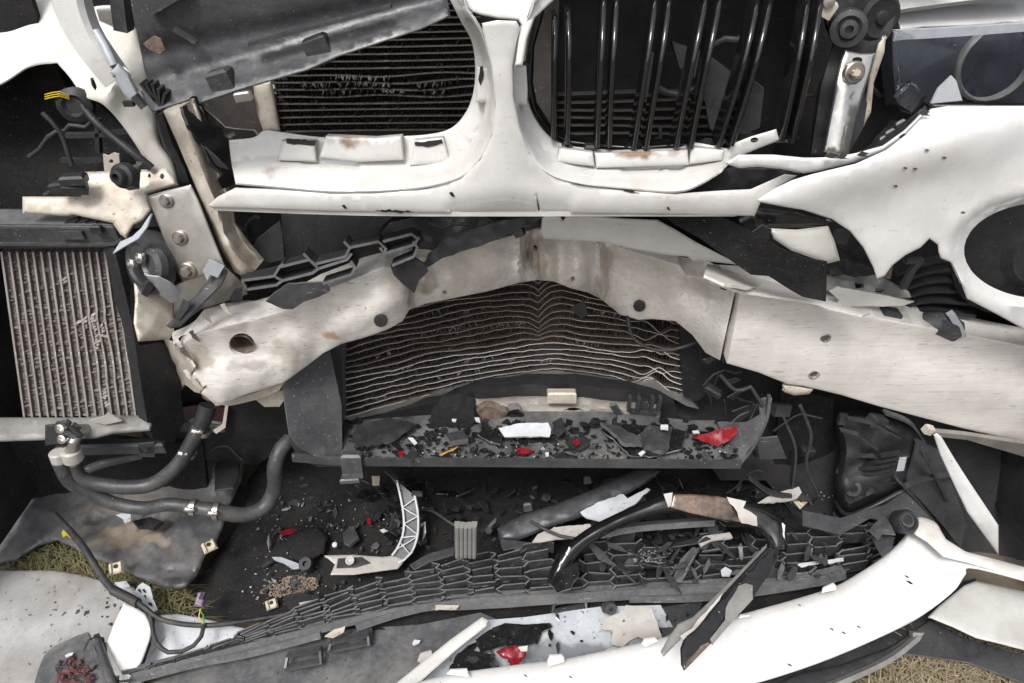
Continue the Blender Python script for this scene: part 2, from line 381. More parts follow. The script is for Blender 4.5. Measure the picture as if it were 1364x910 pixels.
LINERP = mat('duct_plastic', (.035, .037, .042), .42, dirt=((.1, .095, .09), .34, 9, .6), speck=((.3, .3, .29), .05, 150), bump=.2, bscale=180)
MUD = mat('liner_mud', (.3, .235, .18), .85, dirt=((.1, .08, .06), .42, 26, .8), speck=((.5, .46, .4), .1, 120), bump=.6, bscale=120)
SHIELD = mat('felt_shield', (.011, .011, .0115), .9, spec=.2, dirt=((.034, .032, .03), .3, 8, .7), speck=((.3, .28, .26), .07, 190), bump=.5, bscale=420)
GRIME = mat('dusty_tray', (.055, .057, .063), .55, dirt=((.2, .195, .18), .36, 12, .7), speck=((.03, .028, .025), .14, 60), bump=.25, bscale=160)
PANELG = mat('dusty_white_panel', (.5, .485, .46), .5, dirt=((.25, .21, .18), .42, 8, .8), speck=((.08, .07, .06), .1, 60), bump=.1)
PANELDUST = mat('flat_dusty_panel', (.4, .405, .41), .55, dirt=((.19, .17, .15), .42, 9, .8), speck=((.06, .05, .05), .16, 60), bump=.2)
REDDIRT = mat('dark_red_dirt', (.1, .03, .03), .7, dirt=((.04, .03, .03), .42, 60))
PANELB = mat('bluish_white_panel', (.6, .63, .67), .3, dirt=((.36, .36, .37), .34, 9, .6), speck=((.08, .08, .08), .1, 70), coat=.3)
PANELD = mat('gritty_bluish_panel', (.5, .535, .58), .38, dirt=((.2, .205, .215), .38, 7, .75), speck=((.06, .06, .06), .22, 80), coat=.2,
    stains_shade=[((.12, .125, .14), tuple(Z(.01)(760, 872)), (.12, .022, .1), .75), ((.16, .165, .18), tuple(Z(.01)(880, 850)), (.05, .03, .1), .7)])
SCUFF = mat('scuffed_pale_plastic', (.24, .235, .225), .4, dirt=((.09, .087, .083), .36, 16, .8), speck=((.5, .48, .45), .08, 120))
SCUFFD = mat('scuffed_grille_plastic', (.022, .0225, .025), .42, dirt=((.07, .068, .065), .38, 12, .7), scratch=((.35, .35, .34), .08, 24), speck=((.4, .4, .38), .06, 130), bump=.1)
REFLECT = mat('painted_reflection', (.17, .115, .08), .12, .3, coat=.8, dirt=((.012, .011, .01), .5, 30, .95), rvar=.04)  # tan reflection with dark shapes, painted as a glossy colour
HAZE = mat('grey_hazed_plastic', (.55, .55, .53), .4, dirt=((.35, .33, .3), .3, 9, .6), coat=.2)
BLUEGREY = mat('blue_grey_plastic', (.42, .45, .49), .4, dirt=((.22, .22, .22), .3, 12, .6))
RED = mat('red_lens', (.17, .006, .011), .12, coat=.8, rvar=.06)
CLIP = mat('beige_clip', (.55, .5, .38), .5, dirt=((.28, .22, .15), .3, 60, .6))
RUST = mat('rust', (.085, .055, .04), .85, dirt=((.33, .27, .22), .36, 30), bump=.4)
WOOD = mat('splinter', (.5, .25, .08), .7)
GRASSD = mat('dry_grass', (.33, .27, .17), .7, dirt=((.14, .11, .07), .45, 60)); GRASSG = mat('green_grass', (.12, .125, .05), .65, dirt=((.2, .17, .08), .4, 40))
STRAW = mat('pale_straw', (.46, .39, .27), .6)
SOIL = mat('soil', (.075, .062, .045), .95, dirt=((.14, .115, .08), .45, 9), bump=.8, bscale=60)
LEAF = mat('yellow_leaf', (.55, .5, .06), .5); GREENW = mat('green_wire', (.06, .3, .1), .4); YELLW = mat('yellow_wire', (.6, .42, .03), .4)
PURPLE = mat('connector_violet', (.16, .1, .15), .45, dirt=((.3, .25, .28), .4, 60))
HOLE = mat('hole_black', (.01, .01, .01), .8)
GLASS = bpy.data.materials.new('headlight_glass'); GLASS.use_nodes = True
_b = GLASS.node_tree.nodes['Principled BSDF']; _b.inputs['Base Color'].default_value = (.93, .95, .97, 1); _b.inputs['Roughness'].default_value = .04; _b.inputs['Transmission Weight'].default_value = 1; _b.inputs['IOR'].default_value = 1.2
CHROME = mat('headlight_chrome', (.6, .61, .63), .15, .9); LAMPD = mat('headlight_dark', (.022, .025, .032), .35, dirt=((.06, .065, .075), .3, 9))
EDGE = mat('worn_pale_edge', (.17, .17, .175), .5, dirt=((.06, .06, .06), .4, 40, .8)); EDGEG = mat('broken_gloss_edge', (.12, .12, .12), .4, dirt=((.4, .4, .39), .35, 60, .9))
EDGEW = mat('broken_white_edge', (.5, .49, .47), .6, dirt=((.2, .18, .16), .36, 40, .8))
EDGES = {m.name: EDGE for m in (GREYPL, DUSTY, LINERP, RAILP)}; EDGES.update({m.name: EDGEG for m in (GLOSSD,)}); EDGES.update({m.name: EDGEW for m in (WHITEB, PANELG, PANELB, PRIMER, INNER)})
# ================================================================== the setting
GZ = -0.03
def ground_sheet():
    n = 60; vs = []; fs = []
    ax = [(-1 if i < n//2 else 1)*(abs(i-n/2)/(n/2))**3.2*120 for i in range(n+1)]
    for j in range(n+1):
        for i in range(n+1):
            x, y = ax[i], ax[j]; vs.append(Vector((x, y, GZ-.012+.012*noise.noise(Vector((x*4, y*4, 0))))))
    for j in range(n):
        for i in range(n): a = j*(n+1)+i; fs.append((a, a+1, a+n+2, a+n+1))
    return link('ground', vs, fs, SOIL, kind='structure')
ground_sheet()
def grass_patch(polys, count, m, name, hmin, hmax, seed):
    rnd = random.Random(seed); V = []; F = []
    for poly in polys:
        A = np.array(poly, float); x0, y0 = A.min(0); x1, y1 = A.max(0); S = Z(GZ)
        c = 0
        while c < count:
            q = np.array([[rnd.uniform(x0, x1), rnd.uniform(y0, y1)]])
            if not inside(list(A), q)[0]: continue
            c += 1; p = S(*q[0]); h = rnd.uniform(hmin, hmax); an = rnd.uniform(0, 6.28); w = rnd.uniform(.0006, .0015)
            lean = Vector((math.cos(an), math.sin(an), 0))*h*rnd.uniform(.3, 1.6); sd = Vector((-math.sin(an), math.cos(an), 0))*w; o = len(V)
            a = p+lean*.35+Vector((0, 0, h*.6)); b = p+lean+Vector((0, 0, h*.62))
            V += [p-sd, p+sd, a-sd*.8, a+sd*.8, b]; F += [(o, o+1, o+3, o+2), (o+2, o+3, o+4)]
    return link(name, V, F, m, smooth=False, kind='stuff')
GL = [[(-120, 690), (90, 690), (130, 770), (250, 770), (260, 850), (-120, 850)]]
GR = [[(1110, 1000), (1190, 880), (1260, 830), (1500, 850), (1500, 1000)]]
g1 = grass_patch(GL, 4200, GRASSG, 'green_grass', .02, .07, 3); tag(g1, 'short green grass showing between the torn panels at the lower left', 'grass')
g2 = grass_patch(GL, 2200, GRASSD, 'dry_grass', .02, .06, 4); tag(g2, 'dry straw blades among the green grass at the lower left', 'grass')
g3 = grass_patch(GR, 7000, GRASSD, 'dry_grass', .02, .07, 5); tag(g3, 'dry straw coloured grass below the torn bumper at the lower right', 'grass')

MAROON = mat('maroon_paint', (.05, .008, .01), .4, dirt=((.02, .015, .013), .4, 12))
# ================================================================== the car itself
car = thing('wrecked_car', 'white car with its whole front end smashed in, bent bumper beam and radiators laid bare', 'car', Vector((0, 0, 0)))
# shell added to shade the engine bay (continues unseen out of the frame)
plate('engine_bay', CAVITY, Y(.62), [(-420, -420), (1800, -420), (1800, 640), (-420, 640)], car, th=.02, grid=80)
box('shade_hood', (0.0, .66, 1.085), (1.06, 1.22, .018), WHITEB, car, rotm(x=4), ch=.006)  # unseen sheet added above the bay to keep it dark
box('inner_wing', (-.98, .45, .55), (.03, 1.3, 1.0), CAVITY, car); box('inner_wing', (.98, .45, .55), (.03, 1.3, 1.0), CAVITY, car)  # unseen side walls added to keep light out
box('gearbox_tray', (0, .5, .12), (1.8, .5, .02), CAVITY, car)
# ---------------- bumper beam
bx = lerp_table([(180, -.01), (232, -.03), (300, -.035), (400, -.012), (470, -.016), (500, -.012), (520, -.002), (534, .012), (541, .028), (548, .066), (556, .07), (566, .07), (600, .088), (660, .14), (700, .19), (716, .205), (732, .195), (775, .165), (797, .118), (808, .136), (820, .126), (850, .1), (900, .065), (940, .03), (985, -.006)])
def beam_depth(px, py):
    top = float(np.interp(px, [230, 335, 420, 520, 560, 650, 722, 800, 905, 985], [462, 425, 390, 356, 343, 322, 306, 325, 352, 388]))
    bot = float(np.interp(px, [230, 290, 375, 440, 500, 560, 650, 722, 800, 850, 920, 970], [545, 540, 510, 460, 430, 405, 388, 373, 400, 425, 440, 482]))
    w = (py-top)/(bot-top); px_ = px-5*w*(1 if px > 500 else 0); v = bx(px_)
    v += .006*math.sin(w*math.pi*2.0)                                # the pressed swage along the beam
    v += .008*math.exp(-((px-552)/10)**2)*(w-.2) - .026*math.exp(-((px-790)/11)**2)*(1.1-w) + .012*math.exp(-((px-870)/26)**2-((w-.75)/.3)**2)
    v += .026*math.exp(-((px-702)/6)**2-((w-.4)/.6)**2)-.012*math.exp(-((px-712)/5)**2)-.014*math.exp(-((px-745)/10)**2)+.01*math.exp(-((px-768)/8)**2)-.02*math.exp(-((px-692)/5)**2)*(1-w*.6)+.012*math.exp(-((px-420)/16)**2-((w-.9)/.5)**2)
    v += .006*math.exp(-((py-(470+(px-300)*.05))/16)**2)*(1 if px < 470 else 0)*math.exp(-((px-370)/70)**2)
    v += .01*math.exp(-((px-935)/22)**2)*(w-.4)
    return v
beam_out = [(236, 462), (250, 452), (272, 441), (335, 426), (376, 414), (420, 391), (470, 372), (512, 355), (528, 357), (540, 352), (553, 345), (600, 336), (650, 323), (690, 312), (716, 305), (740, 312), (770, 319), (810, 327), (860, 340), (905, 353), (913, 366), (950, 372), (979, 388), (959, 480), (940, 470), (922, 446), (900, 428), (870, 425), (850, 426), (826, 419), (800, 398), (784, 390), (760, 384), (738, 375), (716, 373), (690, 377), (650, 388), (600, 398), (566, 405), (545, 413), (536, 428), (516, 439), (485, 450), (455, 458), (430, 471), (408, 488), (378, 510), (330, 525), (289, 541), (268, 524), (274, 516), (256, 500), (262, 488), (244, 478), (250, 470)]
hole_big = [(322+17*math.cos(t), 459+15*math.sin(t)) for t in np.linspace(0, 6.28, 18)[:-1]]
hole_a = [(592+3.2*math.cos(t), 390+3.2*math.sin(t)) for t in np.linspace(0, 6.28, 10)[:-1]]
hole_b = [(763+3.2*math.cos(t), 372+3.6*math.sin(t)) for t in np.linspace(0, 6.28, 10)[:-1]]
hole_c = [(713+3*math.cos(t), 331+5*math.sin(t)) for t in np.linspace(0, 6.28, 8)[:-1]]
BS = Y(beam_depth)
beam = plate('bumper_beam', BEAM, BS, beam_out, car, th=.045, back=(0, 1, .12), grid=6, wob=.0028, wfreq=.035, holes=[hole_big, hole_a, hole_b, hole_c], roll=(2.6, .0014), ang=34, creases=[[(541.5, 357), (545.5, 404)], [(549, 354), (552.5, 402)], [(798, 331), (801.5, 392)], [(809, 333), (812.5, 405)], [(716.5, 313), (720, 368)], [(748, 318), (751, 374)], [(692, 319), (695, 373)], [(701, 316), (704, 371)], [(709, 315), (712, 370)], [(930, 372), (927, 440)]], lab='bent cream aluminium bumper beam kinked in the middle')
hc = BS(322, 459); sv, sf = lathe_geo(hc, (0, 1, .12), [(.0195, -.001), (.0175, 0), (.0175, .034), (.0195, .034)], 26); sf = sf[:-2]
link('hole_sleeve', sv, sf, DSTEEL, beam); lathe('hole_shade_disc', hc+Vector((0, .05, .005)), (0, -1, .1), [(.026, -.001), (.026, 0)], HOLE, beam)  # dark sleeve and black disc paint the shade inside the big hole
for q in ((508, 424), (851, 405)):
    c = BS(*q); n = (CAM-c).normalized(); n = Vector((n.x*.3, -1, .2))
    lathe('rubber_plug', c+Vector((0, -.005, 0)), n, [(.009, -.004), (.0105, .001), (.010, .0035), (.006, .0045)], BLACK, beam)
for q in ((592, 390), (763, 372), (713, 331)):
    c = BS(*q); lathe('hole_shade_disc', c+Vector((0, .012, 0)), (0, -1, .1), [(.008, -.001), (.008, 0)], HOLE, beam, 10)  # black discs added for the shade in the small holes
# torn top flange of the beam at its left end
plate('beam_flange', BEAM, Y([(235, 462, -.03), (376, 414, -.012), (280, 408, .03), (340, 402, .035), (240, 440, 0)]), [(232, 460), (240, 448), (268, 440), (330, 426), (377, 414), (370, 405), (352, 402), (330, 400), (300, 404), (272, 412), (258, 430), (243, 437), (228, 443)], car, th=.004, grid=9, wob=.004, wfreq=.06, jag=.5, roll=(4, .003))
plate('beam_end', CREAM, Y([(225, 450, .0), (268, 530, -.02), (245, 470, -.03)]), [(218, 452), (236, 460), (246, 476), (258, 490), (254, 500), (271, 515), (266, 524), (245, 512), (240, 520), (232, 488), (224, 470)], car, th=.004, grid=7, wob=.008, wfreq=.09, jag=1.2)
plate('beam_lower_lip', CREAM, Y(-.005), [(285, 541), (340, 523), (378, 510), (372, 520), (345, 532), (310, 540)], car, th=.01, grid=8, wob=.003, jag=.6)
# right, still straight half of the beam
RB = Y(lambda px, py: .002+.00004*(px-985)+.004*math.sin((py-(388+(px-985)*.19))/100*6.28))
right_out = [(985, 390), (1010, 391), (1090, 403), (1105, 412), (1130, 414), (1145, 419), (1288, 446), (1420, 472), (1420, 602), (1288, 572), (1170, 541), (1120, 526), (1070, 514), (1050, 512), (1010, 496), (968, 484), (977, 440)]
rh = [[(1099+6.5*math.cos(t), 451+6*math.sin(t)) for t in np.linspace(0, 6.28, 14)[:-1]], [(1084.5+6*math.cos(t), 499+5*math.sin(t)) for t in np.linspace(0, 6.28, 14)[:-1]]]
beam_r = plate('bumper_beam', BEAMR, RB, right_out, car, th=.05, back=(0, 1, .1), grid=11, wob=.0008, wfreq=.02, holes=rh, roll=(2.6, .0014), ang=50, lab='straight right half of the bumper beam')
box('seam_shade_block', Y(.035)(972, 436), (.03, .02, .13), HOLE, beam_r, rotm(y=-12))  # dark block added to paint the shade in the seam
for q in ((1099, 451), (1084.5, 499)):
    c = RB(*q); lathe('hole_shade_disc', c+Vector((0, .014, 0)), (0, -1, .1), [(.013, -.001), (.013, 0)], HOLE, beam_r, 12)  # black disc stands in for the shade behind each hole
    v, f = lathe_geo(c, (0, -1, .05), [(.0078, -.002), (.0095, .0002), (.0075, .0012), (.0062, -.002)], 18); link('hole_rim', v, f, STEEL, beam_r)
plate('beam_flange', BEAMR, Y([(990, 380, .0), (1110, 400, -.01), (1060, 372, .06)]), [(945, 374), (965, 362), (1010, 370), (1060, 385), (1110, 402), (1160, 416), (1150, 420), (1108, 410), (1088, 403), (1010, 391), (986, 388)], car, th=.004, grid=10, wob=.002, roll=(3, .002))
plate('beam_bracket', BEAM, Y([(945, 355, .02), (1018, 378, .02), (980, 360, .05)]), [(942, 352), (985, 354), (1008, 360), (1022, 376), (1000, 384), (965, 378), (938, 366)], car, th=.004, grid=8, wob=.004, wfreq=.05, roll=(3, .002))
bolt('beam_bolt', Y(.025)(953, 359), (.1, -.6, .8), .008, BOLTM, car); plate('red_paint_mark', RED, Y(.021), [(943, 363), (949, 362), (953, 366), (945, 367)], car, th=.001, grid=6)
plate('red_paint_mark', RED, Y(.0), [(958, 381), (972, 384), (966, 387), (960, 385)], car, th=.001, grid=6)

# ---------------- main radiator behind the beam: every tube its own part
rad = link('radiator', *(lambda g: (g[0], g[1]))(merge([box_geo(Y(.22)(690, 440), .50, .012, .30, rotm(x=-8))])), FIND, car)
NT = 19
def tube_y(k, px):
    """height on the sight grid of tube k (0 = lowest) at px"""
    l = 557-8.3*k; c = 497.5-6.6*k if k < 6 else 457.9-8.3*(k-6); r = 529-8.0*k
    u = np.clip((px-455)/(908-455), 0, 1)
    uc = (735-455)/453
    if u < uc: w = u/uc; y = l+(c-l)*(math.sin(w*math.pi/2)**1.0*.55+w*.45)
    else: w = (u-uc)/(1-uc); y = c+(r-c)*(w**1.65*.7+w*.3)
    if k >= 7: y += 13*math.exp(-abs(px-717)/10)*min(1, (k-6)/4) - 4*math.exp(-((px-745)/22)**2)*min(1, (k-6)/4)
    if k >= 6: y += 1.6*math.sin(px/23+k*.7)
    if k < 5: y -= (5-k)*2.4*math.exp(-((px-872)/18)**2) - (5-k)*.9*math.exp(-((px-845)/18)**2)
    y += 1.5*noise.noise(Vector((px*.035, k*.9, 2)))+.9*noise.noise(Vector((px*.11, k*2.3, 5)))
    if 830 < px: y += 8*math.exp(-((px-880)/10)**2)*math.sin(k*1.9)-6*math.exp(-((px-858)/12)**2)*math.cos(k*1.1)
    return y
def rad_depth(px): return float(np.interp(px, [440, 520, 620, 720, 800, 880, 915], [.115, .13, .16, .185, .175, .15, .135]))
RS = Y(lambda px, py: rad_depth(px)+.0002*(560-py))
xs = list(np.linspace(455, 909, 120))
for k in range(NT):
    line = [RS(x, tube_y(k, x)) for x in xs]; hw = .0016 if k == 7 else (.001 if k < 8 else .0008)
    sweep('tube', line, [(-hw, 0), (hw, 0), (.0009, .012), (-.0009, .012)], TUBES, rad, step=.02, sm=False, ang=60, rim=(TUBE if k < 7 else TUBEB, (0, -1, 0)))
def fin_geo(loA, hiA, S, x0, x1, pitch, depth, rnd, bend=.2, drop=.06):
    V = []; F = []; x = x0; up = False; prev = None
    while x < x1:
        a = loA(x); b = hiA(x); m = rnd.gauss(0, bend)*pitch; yy = (a if not up else b); yy += (b-a)*.08*(1 if not up else -1)
        off = .0012+(rnd.random()*.002 if rnd.random() < .8 else -.003*rnd.random())
        p = S(x+m, yy, off); o = len(V); V += [p, p+Vector((0, depth, .003))]
        if prev is not None and rnd.random() > drop: F.append((prev, o, o+1, prev+1))
        prev = o; x += pitch; up = not up
    return V, F
rf = random.Random(5); gs = []
for k in range(NT-1):
    gs.append(fin_geo(lambda x, k=k: tube_y(k, x), lambda x, k=k: tube_y(k+1, x), Y(lambda px, py: rad_depth(px)+.0002*(560-py)+.0022), 456, 908, 1.7, .01, rf, .35))
link('fins', *merge(gs), FIN, rad, kind='stuff', smooth=False)
plate('bottom_frame', SCUFF, Y(lambda px, py: rad_depth(px)+.004), [(456, 557)]+[(x, tube_y(0, x)+1) for x in range(475, 900, 18)]+[(905, 528), (916, 527), (931, 545), (915, 541), (880, 522), (862, 519), (835, 512), (800, 507), (775, 503), (766, 509), (758, 502), (740, 499), (700, 503), (690, 511), (680, 506), (640, 517), (590, 532), (530, 546), (458, 562)], rad, th=.02, back=(0, 1, 0), grid=9, wob=.004, wfreq=.04)
plate('side_tank', DUSTY, Y(.1), [(444, 462), (455, 456), (458, 562), (448, 590)], rad, th=.03, grid=10, wob=.003)
plate('side_tank', BLACK, Y(.13), [(906, 425), (935, 440), (955, 480), (950, 520), (928, 535), (910, 528)], rad, th=.04, grid=12, wob=.004)
tube('bent_wire', [Y(.12)(836, 420), Y(.11)(842, 448), Y(.1)(865, 464), Y(.1)(895, 466), Y(.1)(930, 455)], .003, CABLE, car)
plate('torn_flap', BLACK, Y(.1), [(760, 412), (778, 400), (783, 420), (774, 424)], car, jag=.5)
# ---------------- cross member and mounts under the radiator
cm = plate('cross_member', MIDST, Y([(640, 545, .09), (880, 545, .1), (760, 560, .07)]), [(632, 540), (700, 537), (735, 534), (770, 535), (800, 541), (880, 548), (880, 562), (760, 562), (632, 560)], car, th=.02, back=(0, 1, 0), grid=8, wob=.004, wfreq=.05, roll=(6, .012), holes=[[(726+9*math.cos(t), 544+5*math.sin(t)) for t in np.linspace(0, 6.28, 12)[:-1]], [(764+15*math.cos(t), 550+7*math.sin(t)) for t in np.linspace(0, 6.28, 14)[:-1]], [(790+8*math.cos(t), 550+4*math.sin(t)) for t in np.linspace(0, 6.28, 12)[:-1]]])
v, f = box_geo(Y(.1)(748, 527), .054, .02, .022, rotm(x=-10), .003); link('rubber_mount', v, f, CREAM, car, smooth=False)
g = [box_geo(Y(.085)(x, 537), .006, .012, .032) for x in (838, 850, 868, 878)]+[box_geo(Y(.085)(857, 549), .05, .012, .008), box_geo(Y(.09)(858, 540), .014, .008, .014)]
v, f = merge(g); link('plastic_latch', v, f, DUSTY, car, smooth=False)
plate('black_crossbar', BLACK, Y(.13), [(458, 563), (590, 534), (640, 520), (700, 512), (765, 512), (840, 520), (900, 540), (905, 580), (640, 572), (458, 590)], car, th=.03, grid=14, wob=.008)
# ---------------- undertray
TZ = Z(lambda px, py: .262+.012*math.sin(px/60)*0+.0)
tray = plate('undertray', GRIME, Z(lambda px, py: .262+.010*max(0, (600-py)/40)**2*.3), [(452, 602), (470, 560), (640, 548), (800, 548), (920, 560), (955, 560), (1000, 578), (985, 620), (800, 619), (600, 618), (470, 616)], car, th=.006, grid=10, wob=.0035, wfreq=.04, lab='dusty black undertray strewn with shards')
sweep('tray_lip', [Z(.262)(390, 612), Z(.262)(460, 617), Z(.262)(600, 618.5), Z(.262)(800, 620), Z(.262)(986, 621)], [(-.012, -.002), (.002, -.004), (.002, .004), (-.012, .004)], DUSTY, tray, dd=(0, 1, 0))
plate('tray_end', GREYPL, Y([(985, 620, -.05), (1025, 530, .03), (960, 570, .02)]), [(984, 622), (1004, 596), (1020, 560), (1024, 528), (1010, 532), (1012, 552), (994, 562), (955, 562), (965, 585), (975, 600), (978, 610)], tray, th=.004, grid=9, wob=.004, jag=.4)
plate('tray_tab', GREYPL, Y(.0), [(1008, 585), (1036, 582), (1048, 611), (1012, 612)], tray, th=.003, grid=9)
sweep('tray_edge', [Y(-.05)(984, 621), Y(-.03)(1005, 594), Y(0)(1021, 560), Y(.02)(1026, 530)], rect(.006, .01), GREYPL, tray)
br = box('tray_bracket', Y(-.055)(470, 618), (.035, .02, .046), GREYPL, tray, rotm(x=-12), .004)
box('bracket_foot', Y(-.06)(468, 634), (.034, .03, .008), GREYPL, br, rotm(x=-8, y=-6), .002)
plate('air_guide', GREYPL, Y([(378, 510, .0), (445, 480, .06), (450, 630, -.05)]), [(376, 512), (404, 492), (412, 480), (440, 468), (455, 540), (456, 600), (454, 622), (428, 612), (404, 600), (386, 582)], car, th=.005, grid=12, wob=.002)
plate('air_guide_foot', DUSTY, Y(-.03), [(384, 580), (406, 600), (428, 612), (455, 612), (455, 622), (424, 622), (396, 612)], car, th=.005, grid=10)

# ---------------- condenser seen through the left grille opening
con = box('condenser', Y(.14)(500, 70), (.50, .02, .42), FIND, car, rotm(x=-4))
CSL = Y(lambda px, py: .10)
def con_y(k, px): return 176.5-9.4*k-.012*(px-362)+4*math.sin((px-360)/270*3.14)*(.3 if k > 3 else -.2)+(2.2*math.sin(px/27+k) if 5 <= k <= 8 else 0)*np.clip((px-400)/100, 0, 1)
cx = list(np.linspace(362, 640, 36))
for k in range(20):
    sweep('tube', [CSL(x, con_y(k, x)) for x in cx], [(-.0007, 0), (.0007, 0), (.0006, .012), (-.0006, .012)], FIND, con, step=.02, sm=False, ang=60, rim=(TUBED, (0, -1, 0)))  # sides darker than fronts: dirt plus painted shade
gs = [fin_geo(lambda x, k=k: con_y(k, x), lambda x, k=k: con_y(k+1, x), CSL, 364, 638, 2.6, .012, rf, .3) for k in range(19)]
link('fins', *merge(gs), FIND, con, kind='stuff', smooth=False)
rfb = random.Random(9); gs = []
for k, a, b in ((5, 430, 540), (6, 395, 530), (6, 555, 610), (5, 560, 600), (7, 440, 520)):
    gs.append(fin_geo(lambda x, k=k: con_y(k, x)-2, lambda x, k=k: con_y(k+1, x)+2, Y(.094), a, b, 1.5, .005, rfb, .8, .55))
link('crushed_fins', *merge(gs), TUBED, con, kind='stuff', smooth=False)
plate('end_tank', CREAM, Y(.09), [(337, 112), (362, 106), (374, 176), (352, 178), (342, 150)], con, th=.02, grid=10, wob=.002, roll=(4, .006))
box('small_bracket', Y(.085)(324, 128), (.022, .01, .012), STEEL, con, rotm(y=-8), .002)
# condenser lines faintly seen behind the right grille
con2 = box('condenser', Y(.2)(860, 120), (.42, .02, .36), CAVITY, car)
for k in range(7):
    yy = 192-11*k
    sweep('tube', [Y(.17)(x, yy-.01*(x-700)+1.5*math.sin(x/50+k)) for x in range(715, 1010, 24)], [(-.0008, 0), (.0008, 0), (.0008, .012), (-.0008, .012)], TUBED, con2, step=.03, sm=False, ang=60)
plate('air_guide', DUSTY, Y(.1), [(852, 95), (868, 70), (878, 78), (862, 130), (850, 132)], car, th=.004)
plate('radiator_support', BLACK, Y([(900, 60, .1), (1000, 110, .08), (960, 180, .06)]), [(895, 55), (940, 70), (980, 100), (1018, 118), (1012, 170), (985, 182), (960, 186), (945, 170), (935, 110), (905, 90)], car, th=.012, grid=12, wob=.005)
plate('radiator_support', DUSTY, Y(.075), [(1000, 105), (1018, 118), (1008, 150), (996, 158), (985, 140)], car, th=.006, grid=8)
sweep('wiring_clip', [Y(.06)(870, 190), Y(.06)(880, 184), Y(.06)(880, 172)], rect(.004, .006), GREYPL, car, sm=False)

# ---------------- left side: inner wing, arm, post, plates
plate('inner_wing', INNER, Y([(80, 60, .16), (200, 60, .12), (230, 240, .04), (120, 130, .05), (180, 180, .05)]), [(-160, -40), (60, -40), (90, 20), (130, 8), (160, 10), (176, 30), (192, 66), (202, 120), (208, 155), (213, 190), (230, 216), (238, 248), (204, 254), (198, 222), (190, 208), (165, 170), (138, 140), (112, 128), (92, 102), (76, 84), (40, 90), (-20, 120), (-160, 130)], car, th=.004, grid=10, sm=True, wob=.006, wfreq=.015, roll=(6, .006),
      holes=[[(120, 104), (124, 103), (129, 116), (127, 121), (122, 114)]], relief=lambda x, y, d: -.012*math.exp(-((x+y*.35-190)/18)**2)+.014*math.exp(-((x+y*.3-150)/16)**2)-.01*math.exp(-((x*.5+y-190)/14)**2), lab='white painted inner wing panel')
plate('wing_bracket', INNER, Y(.06), [(128, 12), (158, 10), (164, 34), (150, 36), (132, 28)], car, th=.004, grid=8, roll=(3, .004))
lathe('grommet', Y(.055)(100, 140), (.2, -1, .2), [(.022, -.01), (.022, .003), (.014, .008), (.01, .003)], BLACK, car)
tube('seal_line', [Y(.06)(108, 138), Y(.045)(125, 160), Y(.04)(150, 182), Y(.03)(180, 206), Y(.03)(202, 224)], .0055, BLACK, car)
plate('wheelhouse', SHIELD, Y([(60, 80, .24), (60, 300, .16), (200, 200, .18)]), [(-140, 60), (80, 70), (120, 130), (200, 200), (230, 300), (-140, 330)], car, th=.01, grid=30, wob=.01)
plate('wheelhouse', SHIELD, Y(.2), [(-140, -40), (30, -40), (60, 60), (90, 120), (-140, 120)], car, th=.01, grid=30, wob=.01)
sweep('bonnet_arm', [Y(.02)(84, -30), Y(.01)(92, 10), Y(.0)(108, 48), Y(-.01)(130, 80), Y(-.015)(152, 108)], [(-.016, 0), (-.012, -.006), (.012, -.006), (.016, 0), (.014, .02), (-.014, .02)], HAZE, car, taper=lambda t: 1.25-.3*t)
arm = plate('arm_end', BLUEGREY, Y(-.025), [(146, 96), (158, 84), (172, 100), (186, 128), (176, 139), (165, 126)], car, th=.014, grid=7, roll=(3, .004), holes=[[(150, 101), (154, 100), (155, 105), (151, 106)]])
box('arm_pin', Y(-.03)(186, 135), (.008, .008, .016), GREYPL, arm, rotm(y=-30)); box('arm_pin', Y(-.03)(172, 138), (.012, .006, .006), HOLE, arm)
tube('washer_pipe', [Y(.0)(128, 42), Y(-.01)(140, 62), Y(-.02)(152, 88)], .005, BLUEGREY, car)
box('hinge_block', Y(.05)(161, 5), (.016, .02, .06), GREYPL, car, rotm(y=12), .003)
post = plate('support_post', CREAM, Y([(225, 145, .03), (280, 260, .0), (330, 362, -.01), (240, 140, .03)]), [(217, 148), (243, 141), (250, 160), (262, 190), (274, 222), (286, 252), (294, 268), (300, 310), (318, 335), (340, 360), (326, 370), (312, 362), (293, 330), (282, 300), (268, 268), (252, 228), (236, 190)], car, th=.03, back=(.15, 1, 0), grid=8, wob=.003, wfreq=.03, roll=(6, .01), relief=lambda x, y, d: -.006*math.exp(-((x-(190+(y-0)*.36))/7)**2))
plate('rubber_seal', BLACK, Y(.045), [(207, 152), (218, 148), (232, 190), (250, 226), (256, 246), (240, 248), (234, 220), (218, 196), (212, 178)], car, th=.012, grid=8, roll=(3, .006), wob=.002)
wcm = plate('wing_cross_member', CREAM, Y([(80, 270, .0), (230, 235, .03), (160, 310, -.02)]), [(30, 262), (108, 262), (113, 229), (150, 228), (222, 224), (232, 236), (236, 246), (196, 258), (202, 280), (190, 294), (178, 300), (168, 318), (160, 312), (150, 297), (130, 293), (98, 286), (88, 288), (30, 284)], car, th=.004, grid=9, wob=.003, wfreq=.03, roll=(4, .004), holes=[[(216+3*math.cos(t), 235+4*math.sin(t)) for t in np.linspace(0, 6.28, 9)[:-1]], [(199+2*math.cos(t), 234+3*math.sin(t)) for t in np.linspace(0, 6.28, 9)[:-1]]])
plate('tab', CREAM, Y(.02), [(137, 206), (143, 208), (151, 204), (158, 206), (160, 228), (139, 229)], wcm, th=.003, grid=6, holes=[[(148+3*math.cos(t), 215+3*math.sin(t)) for t in np.linspace(0, 6.28, 9)[:-1]]])
